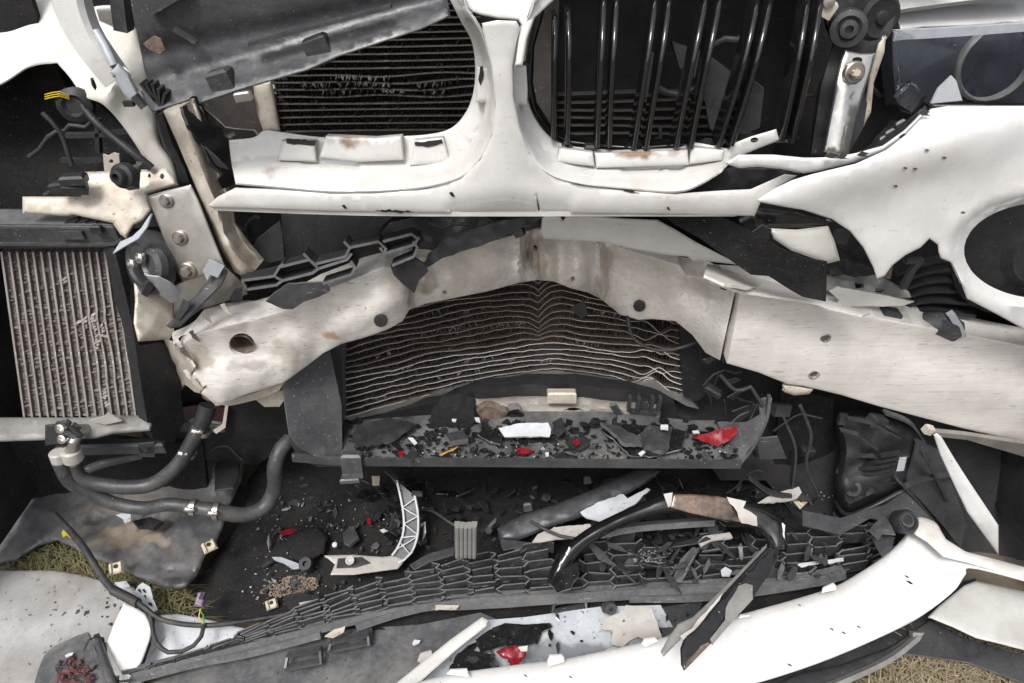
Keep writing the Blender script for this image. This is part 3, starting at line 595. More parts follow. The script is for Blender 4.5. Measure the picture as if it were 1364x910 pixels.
bsh = plate('bush_bracket', DUSTY, Y(-.005), [(153, 230), (176, 220), (190, 216), (187, 232), (186, 252), (172, 254), (158, 248)], wcm, th=.008, grid=7, roll=(3, .004))
lathe('bush', Y(-.01)(166, 234), (-.2, -1, .3), [(.017, -.004), (.016, .006), (.011, .008), (.009, .016), (.005, .017), (.004, .01)], BLACK, bsh)
for i, (a, b) in enumerate(((84, 246), (98, 238), (100, 250))): box('wiring_clip', Y(-.005)(a, b), (.03, .02, .012), BLACK, car, rotm(y=10*i-8, z=12*i), .003)
crash = plate('crash_plate', STEEL, Y([(200, 262, .0), (262, 247, .0), (270, 372, -.035)]), [(196, 261), (224, 253), (254, 246), (264, 266), (276, 296), (299, 353), (276, 366), (243, 376), (232, 354), (220, 322)], car, th=.006, grid=12, wob=.001, roll=(3, .002), lab='grey steel bracket plate with three bolts')
for (q, r) in (((222, 268), .0095), ((240, 317), .0105), ((250, 361), .0125)):
    bolt('bolt', Y([(200, 262, .0), (262, 247, .0), (270, 372, -.035)], -.001)(*q), (-.05, -.97, .25), r, BOLTM, crash)
# horn
horn = lathe('horn', Y(-.02)(193, 350), (-.55, -.75, .3), [(.044, -.02), (.047, -.004), (.044, .006), (.030, .010), (.026, .007), (.016, .012), (.0, .013)], DUSTY, car, 30, lab='round grey horn')
lathe('horn_ring', Y(-.045)(205, 353), (-.5, -.75, .35), [(.024, -.006), (.024, .004), (.016, .008), (.012, .004)], GREYPL, horn)
for q in ((173, 352), (184, 344)):
    v, f = lathe_geo(Y(-.05)(*q), (-.4, -.8, .3), [(.0075, -.006), (.0075, .0), (.006, .0015), (.0035, .0015), (.003, .0035), (.001, .004)], 16); link('terminal', v, f, BRIGHT, horn)
plate('beam_mount', CREAM, Y([(180, 380, -.03), (232, 440, -.03), (215, 380, -.0)]), [(178, 374), (188, 376), (200, 384), (222, 388), (230, 400), (232, 440), (226, 452), (200, 454), (184, 455), (178, 430), (180, 400)], car, th=.005, grid=9, wob=.004, wfreq=.04, roll=(4, .004), jag=.3)
plate('beam_mount', STEEL, Y([(240, 376, -.01), (300, 350, .0), (290, 400, .03)]), [(230, 382), (244, 376), (300, 356), (318, 372), (330, 392), (300, 402), (268, 412), (240, 432), (232, 420)], car, th=.005, grid=9, wob=.006, wfreq=.06)
sweep('stud', [Y(-.06)(199, 382), Y(-.055)(192, 394)], rect(.009, .009), BLACK, car, sm=False)

# ---------------- cooler on the left: every tube its own part
cool = box('side_cooler', Y([(80, 330, .03), (190, 330, .03), (130, 560, -.01)], .03)(120, 445), (.19, .014, .255), FINL, car, rotm(x=-8, y=6))
KS = Y([(80, 330, .015), (190, 330, .015), (130, 560, -.03)])
def cool_x(k, py): return 160.5-10.6*k+(py-336)*.139+(1.5*math.sin(py/18) if 3 <= k <= 5 and 420 < py < 500 else 0)
ys = list(np.linspace(336, 556, 24))
NC = 16
for k in range(NC):
    sweep('tube', [KS(cool_x(k, y), y) for y in ys], [(-.0015, 0), (.0015, 0), (.0015, .016), (-.0015, .016)], FINL, cool, step=.02, sm=False, ang=60, rim=(TUBEL, (0, -1, 0)))  # shade and dirt put into the darker side colour, fronts left bright
gs = []
for k in range(NC-1):
    V = []; F = []; y = 338; side = False; prev = None
    while y < 556:
        xx = cool_x(k, y)-(8.6 if side else 1.6); p = KS(xx, y+rf.gauss(0, .4), .0025+(rf.random()*.002 if rf.random() < .92 else -.002)); o = len(V); V += [p, p+Vector((0, .012, .004))]
        if prev is not None and rf.random() > .05: F.append((prev, o, o+1, prev+1))
        prev = o; y += 1.35; side = not side
    gs.append((V, F))
link('fins', *merge(gs), FINL, cool, kind='stuff', smooth=False)
gs = []
for (kk, a, b) in ((4, 420, 470), (5, 425, 440), (3, 430, 452), (4, 520, 545), (6, 430, 436), (7, 372, 380)):
    V = []; F = []; y = a; side = False; prev = None
    while y < b:
        p = KS(cool_x(kk, y)-(8 if side else 3)+rf.gauss(0, 1.2), y, -.0015+rf.gauss(0, .001)); o = len(V); V += [p, p+Vector((0, .006, .002))]
        if prev is not None: F.append((prev, o, o+1, prev+1))
        prev = o; y += 2.0; side = not side
    gs.append((V, F))
link('crushed_fins', *merge(gs), TUBEL, cool, kind='stuff', smooth=False)
tank = plate('top_tank', DUSTY, Y(-.01), [(-40, 298), (150, 300), (156, 305), (162, 322), (152, 330), (-40, 332)], cool, th=.045, back=(0, 1, 0), grid=10, roll=(3, .004))
box('tank_clip', Y(-.016)(129, 305), (.014, .008, .012), BLACK, tank, None, .002); box('tank_label', Y(-.013)(96, 313), (.032, .004, .012), GREYPL, tank)
sweep('tank_rib', [Y(-.014)(-40, 326), Y(-.014)(150, 326), Y(-.014)(161, 320)], rect(.004, .006), GREYPL, tank)
for i in range(5): sweep('reed', [Y(-.005)(76+i*13, 303+i*.6), Y(0)(104+i*14, 292)], rect(.003, .01), BLACK, car, sm=False)
plate('side_frame', BLACK, Y([(165, 330, .0), (200, 560, -.04), (235, 560, .0)]), [(152, 330), (164, 322), (172, 380), (178, 440), (186, 460), (215, 456), (232, 470), (240, 520), (246, 560), (232, 590), (204, 585), (196, 560), (186, 500), (176, 430)], cool, th=.02, grid=12, wob=.004)
plate('bottom_frame', SCUFF, Y([(80, 565, -.045), (190, 565, -.045), (130, 552, -.03)]), [(-40, 556), (120, 556), (134, 553), (196, 553), (203, 566), (200, 574), (150, 578), (128, 584), (-40, 590)], cool, th=.012, grid=9, roll=(3, .004), wob=.002)
plate('bent_flap', PANELG, Y(-.05), [(120, 560), (138, 555), (145, 549), (152, 555), (162, 561), (140, 566)], cool, th=.002, grid=6)
box('cooler_mount', Y(-.02)(150, 594), (.19, .02, .022), DUSTY, cool, rotm(y=-2), .004)
plate('wheelhouse', SHIELD, Y(.07), [(-140, 560), (120, 580), (200, 590), (270, 590), (280, 690), (-140, 700)], car, th=.01, grid=26, wob=.012)
tube('brace_tube', [Y(-.02)(90, 640), Y(-.02)(130, 620), Y(-.01)(190, 605)], .008, GREYPL, car)
plate('mount_tab', DUSTY, Y(-.03), [(184, 592), (205, 590), (206, 609), (186, 609)], car, th=.003, grid=6, holes=[[(193+3*math.cos(t), 600+2.5*math.sin(t)) for t in np.linspace(0, 6.28, 9)[:-1]]])

# ---------------- right side: bolt bracket, strut tower, headlight, wing
plate('strut_support', BLACK, Y([(1100, 20, .06), (1190, 20, .05), (1150, 180, .02)]), [(1085, -60), (1200, -60), (1193, 20), (1186, 46), (1166, 72), (1150, 170), (1128, 210), (1080, 205), (1095, 110), (1110, 60), (1098, 20)], car, th=.012, grid=12, wob=.008, wfreq=.02)
lathe('bush', Y(.035)(1130, 38), (-.3, -1, .1), [(.022, -.01), (.021, .004), (.015, .006), (.011, .002), (.010, .010), (.005, .011), (.004, .004)], DUSTY, car, 26)
lathe('bush_cover', Y(.05)(1172, 24), (.2, -1, .1), [(.026, -.02), (.027, .0), (.022, .004), (.020, .003), (.009, .003), (.007, .007), (.002, .008)], CAVITY, car, 26)
box('harness_plug', Y(.04)(1100, 10), (.02, .014, .02), CREAM, car, rotm(y=25), .003)
lathe('small_bolt', Y(.035)(1103, 3), (0, -1, .2), [(.007, -.01), (.007, .004), (.0, .005)], BOLTM, car, 14)
arm2 = plate('lamp_bracket', BRIGHT, Y([(1125, 70, .02), (1165, 74, .02), (1110, 200, -.025)]), [(1126, 67), (1146, 71), (1166, 71), (1160, 96), (1151, 122), (1140, 160), (1130, 206), (1112, 206), (1097, 202), (1103, 170), (1110, 130), (1113, 110), (1120, 80)], car, th=.005, grid=8, wob=.001, roll=(3, .003), relief=lambda x, y, d: -.007*math.exp(-((x-(1128+(110-y)*.12))/10)**2)*(1 if y > 118 else max(0, (y-104)/14)), holes=[[(1142+7*math.cos(t), 80+4*math.sin(t)) for t in np.linspace(0, 6.28, 12)[:-1]]], lab='bright steel lamp bracket')
bs = bolt('bolt', Y([(1125, 70, .02), (1165, 74, .02), (1110, 200, -.025)], -.002)(1137, 97), (.15, -.95, .2), .0135, BOLTM, arm2)
tube('stud', [Y(-.01)(1138, 97), Y(-.028)(1142, 97)], .004, BRASS, bs, sm=False)
plate('lamp_stay', CREAM, Y(.03), [(1170, 58), (1180, 46), (1178, 70), (1164, 110), (1160, 150), (1146, 176), (1152, 140), (1158, 100)], car, th=.004, grid=8, wob=.004, roll=(2, .002))
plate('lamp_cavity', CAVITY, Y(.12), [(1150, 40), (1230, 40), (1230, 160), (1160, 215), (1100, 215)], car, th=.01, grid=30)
head = plate('headlight', LAMPD, Y([(1190, 60, .09), (1288, 60, .12), (1240, 140, .08)]), [(1188, 40), (1240, 44), (1420, 34), (1420, 138), (1240, 142), (1215, 128), (1195, 140), (1190, 100)], car, th=.02, grid=14, wob=.001, lab='headlight unit with clear lens')
plate('lens', GLASS, Y([(1190, 60, .03), (1288, 60, .07), (1240, 140, .02)]), [(1190, 40), (1240, 42), (1420, 30), (1420, 142), (1236, 142), (1214, 112), (1193, 130), (1195, 100), (1190, 70)], head, th=.004, grid=14, roll=(6, .006))
plate('top_strip', BLUEGREY, Y(.045), [(1190, 41), (1288, 36), (1420, 28), (1420, 38), (1288, 48), (1192, 54)], head, th=.006, grid=12)
rv, rfc = lathe_geo(Y(.1)(1322, 84), (0, -1, .1), [(.0505, 0), (.0505, .006), (.047, .010), (.044, .006), (.044, 0), (.0505, 0)], 44)
pr = link('light_ring', rv, rfc[:-2], SCUFF, head)
for yy in (62, 74, 118, 128): sweep('light_guide', [Y(.105)(1200, yy+2), Y(.11)(1240, yy), Y(.115)(1272, yy-1)], rect(.002, .012), SCUFF, head)
plate('lamp_flap', PANELB, Y(.012), [(1240, 138), (1250, 118), (1268, 101), (1274, 108), (1280, 128), (1282, 134)], head, th=.003, grid=7)
plate('lamp_shard', GLASS, Y(.0), [(1192, 130), (1206, 112), (1234, 128), (1216, 152), (1200, 148)], head, th=.004, grid=8)
plate('lamp_bezel', GREYPL, Y(.03), [(1194, 132), (1206, 112), (1234, 130), (1217, 151), (1198, 140)], head, th=.004, grid=8)
plate('bezel', BLACK, Y([(1150, 200, .0), (1235, 140, .0), (1190, 160, .03)]), [(1140, 206), (1160, 192), (1186, 160), (1206, 162), (1232, 140), (1226, 152), (1206, 178), (1176, 198), (1150, 206)], head, th=.004, grid=8, jag=.6)
for (a, b) in ((1178, 186), (1186, 178), (1200, 166)): box('moulding', Y(-.005)(a, b), (.012, .006, .012), GREYPL, head, rotm(y=-35), .002)
plate('right_wing', WHITEB, Y([(1190, 30, .1), (1288, 30, .14), (1240, -30, .2)]), [(1188, 12), (1210, 10), (1288, 1), (1420, -12), (1420, 26), (1288, 34), (1230, 36), (1200, 40)], car, th=.005, grid=14, roll=(3, .003))
plate('bonnet_edge', HAZE, Y([(1190, 12, .08), (1288, 1, .12), (1240, -40, .16)]), [(1180, -60), (1420, -60), (1420, -14), (1288, 1), (1210, 11), (1194, 14), (1190, 0)], car, th=.006, grid=16)

# ---------------- right side below the beam: moulded fan housing, radiator block
plate('lower_bay', CAVITY, Y([(960, 500, .2), (1300, 560, .12), (1100, 700, .03)]), [(900, 440), (960, 470), (1130, 520), (1420, 590), (1420, 760), (1240, 760), (1180, 700), (1060, 690), (1020, 640), (960, 640), (900, 560)], car, th=.01, grid=26, wob=.012, wfreq=.012)
hous = plate('fan_housing', BLACK, Y([(1110, 560, .06), (1250, 580, .05), (1150, 680, -.02)]), [(1120, 548), (1150, 545), (1205, 560), (1226, 580), (1222, 605), (1214, 632), (1206, 648), (1176, 662), (1130, 684), (1118, 672), (1112, 640), (1118, 600), (1112, 570)], car, th=.02, grid=7, sm=True, roll=(10, .03), wob=.006, wfreq=.03, relief=lambda x, y, d: .006*math.sin((y+x*.35)/8)*(1 if d > 12 and y > 600 else 0)-.01*math.exp(-((x-1190)/20)**2-((y-580)/14)**2), lab='moulded black plastic fan housing')
plate('white_label', PANELB, Y(.012), [(1198, 610), (1208, 609), (1204, 627), (1194, 628)], hous, th=.001, grid=5)
tube('housing_rib', [Y(.03)(1114, 668), Y(-.01)(1128, 686), Y(-.015)(1160, 676), Y(.0)(1206, 652)], .005, BLACK, hous)
lathe('fan_hub', Y(.0)(1135, 650), (-.2, -.8, .6), [(.016, -.01), (.015, .006), (.008, .008), (.006, .002)], DUSTY, hous)
box('relay', Y(.03)(1168, 560), (.03, .02, .02), GREYPL, hous, rotm(y=18, z=10), .003); box('relay', Y(.05)(1122, 558), (.014, .01, .022), DUSTY, hous)
plate('duct_wall', DUSTY, Y([(1210, 600, .03), (1290, 640, .0), (1240, 690, -.02)]), [(1222, 585), (1250, 600), (1270, 650), (1288, 700), (1280, 730), (1256, 700), (1220, 660), (1206, 650)], car, th=.006, grid=12, wob=.004)
plate('duct_floor', DUSTY, Y([(1080, 700, -.07), (1200, 650, .0), (1200, 720, -.09)]), [(1070, 680), (1120, 690), (1180, 672), (1206, 655), (1250, 700), (1200, 700), (1160, 690), (1120, 712), (1070, 700)], car, th=.004, grid=10, wob=.004)
plate('inner_arch', SHIELD, Y(.1), [(1040, 520), (1110, 530), (1110, 640), (1080, 690), (1030, 640)], car, th=.01, grid=16, wob=.006)
box('mount_clip', Y(-.02)(1237, 572), (.014, .012, .016), CREAM, car, rotm(y=20), .003)
plate('headlight_housing', STEEL, Y(.0), [(1240, 575), (1288, 580), (1420, 600), (1420, 625), (1288, 586), (1250, 582)], car, th=.01, grid=10)

# ---------------- between grille surround and beam
plate('air_duct', DUSTY, Y([(380, 290, .09), (510, 290, .12), (420, 350, .08)]), [(374, 284), (530, 284), (512, 298), (500, 318), (490, 332), (440, 340), (400, 350), (382, 350), (378, 320)], car, th=.006, grid=12, wob=.003)
plate('air_duct', BLACK, Y([(500, 300, .1), (720, 300, .16), (600, 330, .1)]), [(490, 334), (505, 312), (520, 296), (560, 288), (730, 286), (725, 302), (660, 316), (600, 330), (545, 338)], car, th=.006, grid=10, wob=.012, wfreq=.03)
plate('lock_panel', BLACK, Y(.14), [(290, 270), (380, 280), (385, 360), (340, 362), (310, 340)], car, th=.006, grid=14, wob=.006)
plate('torn_seal', DUSTY, Y(.05), [(330, 340), (340, 322), (372, 294), (376, 310), (378, 346), (360, 350), (340, 348)], car, th=.003, grid=9, wob=.004, jag=.4)
plate('duct_flap', BLACK, Y([(245, 145, .03), (300, 230, .03), (280, 180, .05)]), [(243, 142), (262, 138), (276, 150), (292, 165), (304, 186), (308, 216), (314, 244), (296, 252), (290, 240), (296, 232), (282, 218), (268, 190), (256, 176), (246, 154)], car, th=.004, grid=8, wob=.008, wfreq=.04, jag=.5)
plate('duct_flap', DUSTY, Y(.02), [(272, 196), (284, 206), (304, 226), (290, 222), (276, 210)], car, th=.003, grid=7, wob=.003)
plate('duct_flap', GLOSSD, Y(.05), [(268, 142), (276, 148), (300, 170), (312, 172), (338, 174), (344, 182), (330, 186), (306, 184), (292, 178), (278, 164)], car, th=.004, grid=7, wob=.005, wfreq=.06)
plate('inner_panel', CAVITY, Y(.2), [(200, 0), (345, 0), (370, 190), (310, 260), (250, 250), (210, 150)], car, th=.006, grid=30)  # dark sheet added to paint the shade in the opening
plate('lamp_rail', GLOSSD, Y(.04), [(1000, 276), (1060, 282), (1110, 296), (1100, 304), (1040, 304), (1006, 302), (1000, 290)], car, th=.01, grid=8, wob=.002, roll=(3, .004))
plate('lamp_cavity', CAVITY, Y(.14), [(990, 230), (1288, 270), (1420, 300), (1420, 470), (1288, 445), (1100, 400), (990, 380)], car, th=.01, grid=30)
plate('wing_support', INNER, Y([(1030, 310, .03), (1115, 310, .03), (1080, 350, .01)]), [(1024, 304), (1060, 306), (1103, 301), (1112, 322), (1119, 347), (1102, 351), (1080, 343), (1054, 334), (1030, 318)], car, th=.004, grid=8, sm=False, roll=(5, .006), wob=.003)
plate('mount_bar', STEEL, Y([(1100, 370, .05), (1215, 395, .05), (1120, 350, .08)]), [(1098, 366), (1120, 362), (1170, 366), (1210, 388), (1214, 396), (1100, 384)], car, th=.006, grid=8, wob=.006, wfreq=.05, holes=[[(1138, 376), (1150, 377), (1151, 383), (1140, 384)], [(1166, 384), (1178, 386), (1174, 390), (1166, 389)]])
plate('mount_bar', INNER, Y(.02), [(1104, 388), (1116, 382), (1160, 390), (1218, 402), (1200, 408), (1165, 408), (1112, 408), (1118, 400)], car, th=.003, grid=8, jag=.6, wob=.002)
plate('black_fragment', BLACK, Y(.05), [(1100, 352), (1130, 346), (1160, 356), (1168, 366), (1140, 370), (1124, 366), (1104, 364)], car, th=.006, grid=7, wob=.01, wfreq=.08, jag=1)
for i in range(7):
    sweep('louvre', [Y(.06)(1196+i*2, 366+i*11), Y(.05)(1240, 350+i*13), Y(.05)(1300, 342+i*16)], rect(.006, .012), BLACK, car)
sweep('lamp_strut', [Y(.02)(1204, 386), Y(.01)(1216, 362), Y(.0)(1226, 350)], rect(.009, .008), GREYPL, car, sm=False)
box('lamp_strut_cap', Y(-.003)(1217, 346), (.024, .01, .007), GREYPL, car, rotm(y=-10), .002)
plate('rusty_edge', RUST, Y(.0), [(1177, 360), (1190, 352), (1186, 372), (1178, 370)], car, th=.003, grid=6)
plate('beam_back_plate', CREAM, Y(.04), [(1120, 420), (1145, 412), (1170, 408), (1200, 408), (1196, 432), (1150, 424)], car, th=.004, grid=8, wob=.003)
box('small_module', Y(.03)(1184, 420), (.03, .02, .022), DUSTY, car, rotm(y=12), .003)
tube('bumper_tube', [Y(.04)(1230, 432), Y(.03)(1250, 432), Y(.03)(1270, 440)], .02, GREYPL, car)
sweep('lamp_strut', [Y(.02)(1268, 420), Y(.015)(1278, 436), Y(.01)(1284, 450)], rect(.01, .01), BLUEGREY, car, sm=False)
plate('beam_bolt_pad', CREAM, Y(.01), [(1042, 512), (1060, 514), (1084, 518), (1078, 525), (1058, 527), (1044, 522)], car, th=.012, grid=6, roll=(3, .004))

# ---------------- hoses, still joined to the car
SHZ = Y(-.055)
h1 = tube('coolant_hose', [Y(-.085)(97, 618), Y(-.09)(104, 634), Y(-.09)(124, 644), Y(-.085)(170, 649), Y(-.075)(205, 644), Y(-.06)(236, 620), Y(-.045)(254, 592), Y(-.03)(266, 568)], lambda t: .0125, RUBBER, car, 16, lab='upper rubber coolant hose')
tube('hose_end', [Y(-.03)(264, 572), Y(-.02)(272, 556), Y(-.01)(277, 540)], .014, BLACK, h1, 16)
h2 = tube('coolant_hose', [Y(-.095)(80, 616), Y(-.1)(92, 640), Y(-.1)(118, 656), Y(-.1)(150, 670), Y(-.1)(190, 677), Y(-.1)(225, 672), Y(-.1)(257, 676), Y(-.1)(288, 681), Y(-.09)(324, 686), Y(-.07)(352, 676), Y(-.05)(366, 650), Y(-.04)(366, 622), Y(-.02)(374, 598), Y(.0)(386, 586)], lambda t: .0115+(.002 if t > .56 else 0), RUBBER, car, 16, lab='lower rubber coolant hose')
def clamp(c, n, par, r):
    v1, f1 = lathe_geo(c, n, [(r, -.004), (r+.0015, -.004), (r+.0015, .004), (r, .004)], 20)
    x = Vector((-.2, -.75, .63)); R = Matrix.Identity(3)
    v2, f2 = box_geo(Vector(c)+x*(r+.004), .01, .008, .012, rotm(x=30, y=20), .002); v3, f3 = lathe_geo(Vector(c)+x*(r+.004)+Vector((.007, 0, .0)), (1, 0, .2), [(.004, -.004), (.004, .006), (.0, .006)], 10)
    return link('hose_clamp', *merge([(v1, f1), (v2, f2), (v3, f3)]), BRIGHT, par, ang=40)
clamp(Y(-.028)(268, 574), (.45, .3, .8), h1, .0145); clamp(Y(-.045)(250, 603), (.5, .3, .7), h1, .0135)
clamp(Y(-.1)(258, 676), (1, 0, -.1), h2, .0128); clamp(Y(-.1)(289, 681), (1, 0, -.1), h2, .0138)
fit = tube('hose_fitting', [Y(-.075)(104, 578), Y(-.085)(98, 588), Y(-.085)(96, 602), Y(-.085)(97, 620)], lambda t: .0085+.003*(t > .5), STEEL, car, 14)
v, f = merge([lathe_geo(Y(-.086)(96, 606), (.05, .1, 1), [(.013, -.012), (.0155, -.01), (.0155, .008), (.0125, .011)], 16)]); link('fitting_nut', v, f, PANELG, fit)
v, f = merge([lathe_geo(Y(-.09)(80, 612), (.05, .1, 1), [(.011, -.016), (.013, -.014), (.013, .014), (.011, .016)], 16)]); link('fitting_nut', v, f, PANELG, fit)
tube('pipe_stub', [Y(-.07)(98, 576), Y(-.05)(116, 574), Y(-.03)(128, 574)], .012, STEEL, car, 16)
plate('fitting_block', DUSTY, Y(-.085), [(60, 566), (84, 563), (100, 570), (112, 580), (104, 586), (90, 590), (60, 594)], fit, th=.016, grid=6, roll=(3, .005))
for q in ((81, 571), (83, 585)):
    v, f = lathe_geo(Y(-.09)(*q), (-.1, -.85, .5), [(.0075, -.004), (.0075, .003), (.004, .004), (.003, .0)], 14); link('fitting_bolt', v, f, BRIGHT, fit)
plate('mud_flap_edge', CREAM, Y(-.03), [(300, 540), (304, 540), (300, 570), (288, 578), (284, 574), (296, 566)], car, th=.003, grid=6)
plate('beam_underside', MAROON, Y(.06), [(215, 548), (285, 536), (300, 545), (296, 572), (236, 576), (224, 562)], car, th=.004, grid=10)
plate('bracket_under_beam', GREYPL, Y(.02), [(232, 566), (258, 560), (296, 566), (300, 576), (270, 576), (240, 572)], car, th=.006, grid=8)
plate('side_member', CAVITY, Y(.08), [(190, 455), (240, 500), (290, 545), (376, 515), (390, 590), (340, 620), (250, 610), (190, 600)], car, th=.01, grid=20, wob=.006)
plate('bracket_under_beam', CREAM, Y(.01), [(340, 532), (374, 520), (382, 528), (372, 542), (352, 542)], car, th=.01, grid=7)

for i, (x0, y0, x1, y1, z) in enumerate(((80, 182, 170, 176, .1), (80, 215, 150, 212, .1), (128, 160, 130, 205, .1))): sweep('wheelhouse_rib', [Y(.13)(x0, y0), Y(.13)((x0+x1)/2, (y0+y1)/2+2), Y(.13)(x1, y1)], rect(.006, .01), DUSTY, car)
for i in range(3): tube('wire', [Y(.05)(60, 126+i*3), Y(.045)(80, 122+i*3), Y(.05)(92, 128+i*2)], .0008, YELLW, car, 6)
for i in range(6):
    sweep('housing_rib', [Y(.012+.004*i)(1122+i*6, 640-i*4), Y(.004)(1150+i*5, 650-i*8), Y(.006)(1186+i*3, 640-i*7)], rect(.003, .01), BLACK, car)
for (q0, q1) in (((1120, 575), (1170, 600)), ((1130, 560), (1200, 585)), ((1140, 610), (1190, 622))): sweep('housing_rib', [Y(.03)(*q0), Y(.012)((q0[0]+q1[0])/2, (q0[1]+q1[1])/2-6), Y(.015)(*q1)], rect(.003, .01), DUSTY, car)
rg0 = random.Random(31)
for i in range(16):                                                  # broken plastic in the dark hollow right of the radiator
    x = rg0.uniform(935, 1030); y = rg0.uniform(470, 560); an = rg0.uniform(0, 3.1); l = rg0.uniform(8, 22); w = rg0.uniform(3, 7); dx, dy = math.cos(an)*l, math.sin(an)*l
    plate('broken_duct', rg0.choice([BLACK, DUSTY, DUSTY]), Y(rg0.uniform(.06, .11)), [(x-dx, y-dy), (x-dy*.3+w, y+dx*.3), (x+dx, y+dy), (x+dy*.3-w, y-dx*.3+w)], car, th=.003, grid=8, wob=.004, jag=.5)

rcf = random.Random(21); gs = []
for (k, x0, x1) in ((10, 560, 640), (12, 610, 650), (9, 640, 700), (4, 620, 660), (5, 520, 560), (2, 560, 640), (1, 480, 520), (2, 700, 740), (6, 760, 800), (1, 800, 850), (3, 660, 690), (8, 490, 520), (11, 790, 830), (13, 570, 600), (0, 600, 650), (0, 820, 850)):
    gs.append(fin_geo(lambda x, k=k: tube_y(k, x)-1, lambda x, k=k: tube_y(k+1, x)+1, Y(lambda px, py: rad_depth(px)+.0002*(560-py)-.001), x0, x1, 1.6, .004, rcf, .9, .62))
link('crushed_fins', *merge(gs), SCUFF, rad, kind='stuff', smooth=False)
rw = random.Random(44)
for (x, y, l) in ((420, 545, 60), (300, 600, 40), (960, 500, 50), (1060, 560, 60), (990, 640, 50), (1240, 650, 40), (600, 300, 60), (660, 300, 50), (1010, 292, 50), (1110, 330, 40), (330, 300, 30), (350, 320, 30), (900, 120, 60), (1080, 130, 50), (960, 60, 60), (1170, 120, 30), (60, 190, 50), (100, 170, 40)):
    S_ = Y(.1 if y < 250 else .07); an = rw.uniform(-.6, .6)
    tube('wire', [S_(x+l*t*math.cos(an), y+l*t*math.sin(an)+7*math.sin(t*5+x)) for t in (-.5, -.2, .1, .4, .6)], rw.choice([.002, .003, .0045]), CABLE, car, 8)
for (x, y) in ((950, 520), (1040, 545), (1075, 600), (1010, 600), (1250, 625), (1225, 670), (1275, 690), (640, 300), (690, 305), (1120, 315), (1150, 330), (320, 310), (345, 345)):
    box('small_bracket', Y(.1 if y < 250 else .06)(x, y), (rw.uniform(.014, .034), .016, rw.uniform(.01, .03)), rw.choice([DUSTY, BLACK, DUSTY]), car, rotm(rw.uniform(-20, 20), rw.uniform(-30, 30), rw.uniform(-30, 30)), .003)

for i, (x, y) in enumerate(((246, 470), (254, 486), (250, 500), (262, 512), (272, 528), (238, 458), (258, 448), (300, 412), (276, 424))):   # torn flakes at the beam's left end
    plate('torn_flake', rw.choice([CREAM, BEAM, DSTEEL]), Y(-.036+rw.uniform(-.003, .003)), [(x-7, y-6), (x-1, y-8), (x+3, y-1), (x+9, y+8), (x+4, y+6), (x-2, y+2)], car, th=.001, grid=5, jag=1.0, jstep=4, wob=.003, wfreq=.15)
for pts in ([(1196, 640), (1222, 668), (1250, 700), (1270, 724)], [(1206, 652), (1240, 640), (1280, 634)], [(1222, 590), (1240, 622), (1262, 668)], [(1090, 690), (1130, 700), (1190, 676)], [(1046, 560), (1060, 600), (1056, 650)], [(1180, 552), (1214, 566), (1232, 590)], [(1000, 640), (1030, 660), (1080, 668)]):
    sweep('moulded_rib', [Y(-.012)(*p) for p in pts], rect(.004, .012), DUSTY, car)
for pts in ([(1066, 540), (1080, 580), (1074, 620), (1090, 660)], [(1230, 600), (1250, 640), (1262, 690)], [(960, 500), (980, 520), (1000, 515), (1016, 540)], [(56, 150), (80, 176), (96, 220)], [(60, 260), (88, 246), (110, 252), (128, 240)]):
    tube('wire', [Y(.02 if x > 300 else .06)(x, y) for x, y in pts], .0032, CABLE, car, 8)
g4 = grass_patch(GR, 1500, STRAW, 'dry_grass', .02, .06, 15); tag(g4, 'long pale straw stems over the dry grass at the lower right', 'grass')
# ================================================================== white grille surround with its two openings
def sag(px): return .00000021*(px-690)**2
gs_t = thing('grille_surround', 'white cracked grille surround with two rounded openings, torn loose above the beam', 'grille surround', Vector((0, -.06, .66)))
L_CRACK = [(314, 246), (370, 251), (440, 257), (510, 256), (570, 250), (615, 237), (640, 213), (655, 181), (660, 140), (655, 90), (642, 45), (625, 15), (612, -30)]
L_HOLE = [(585, -30), (612, 25), (628, 55), (633, 90), (630, 125), (619, 152), (600, 171), (570, 179), (520, 182), (470, 184), (420, 182), (375, 176), (352, 174)]
L_CREASE = [(309, 216), (345, 213), (376, 216), (440, 218), (500, 222), (560, 220), (604, 207), (630, 184), (644, 150), (648, 100), (640, 62), (626, 30)]
R_HOLE = [(745, -30), (712, 25), (702, 60), (700, 110), (708, 148), (728, 178), (750, 192), (790, 198), (850, 201), (905, 196), (925, 190)]
R_CREASE = [(700, 40), (690, 80), (689, 115), (694, 150), (706, 180), (724, 203), (752, 217), (790, 225), (850, 226), (905, 222), (950, 216), (985, 208)]
R_CRACK = [(966, 224), (935, 246), (900, 257), (830, 252), (770, 245), (730, 232), (705, 205), (692, 170), (685, 130), (684, 90), (691, 50), (706, 15), (716, -30)]
def ring_fn(crack, crease, hole):
    C = [np.array(p) for p in curve(crack, False, 6)]; K = [np.array(p) for p in curve(crease, False, 6)]; H = [np.array(p) for p in curve(hole, False, 6)]
    def f(px, py):
        q = np.array([[px, py]]); dc = dist(C, q, False)[0]; dk = dist(K, q, False)[0]; dh = dist(H, q, False)[0]
        if dc+dk*0 < dh and (dc/(dc+dk+1e-6) < 1) and dc < dist(K, np.array([C[int(np.argmin([np.hypot(*(c-q[0])) for c in C]))]]), False)[0]+.5:
            u = dc/(dc+dk+1e-6); v = -.082+.05*(u**1.6)          # outer slope turning inwards
        else:
            u = dk/(dk+dh+1e-6); v = -.026+.014*u
        return v+sag(px)
    return f
lr = ring_fn(L_CRACK, L_CREASE, L_HOLE); rr_ = ring_fn(R_CRACK, R_CREASE, R_HOLE)
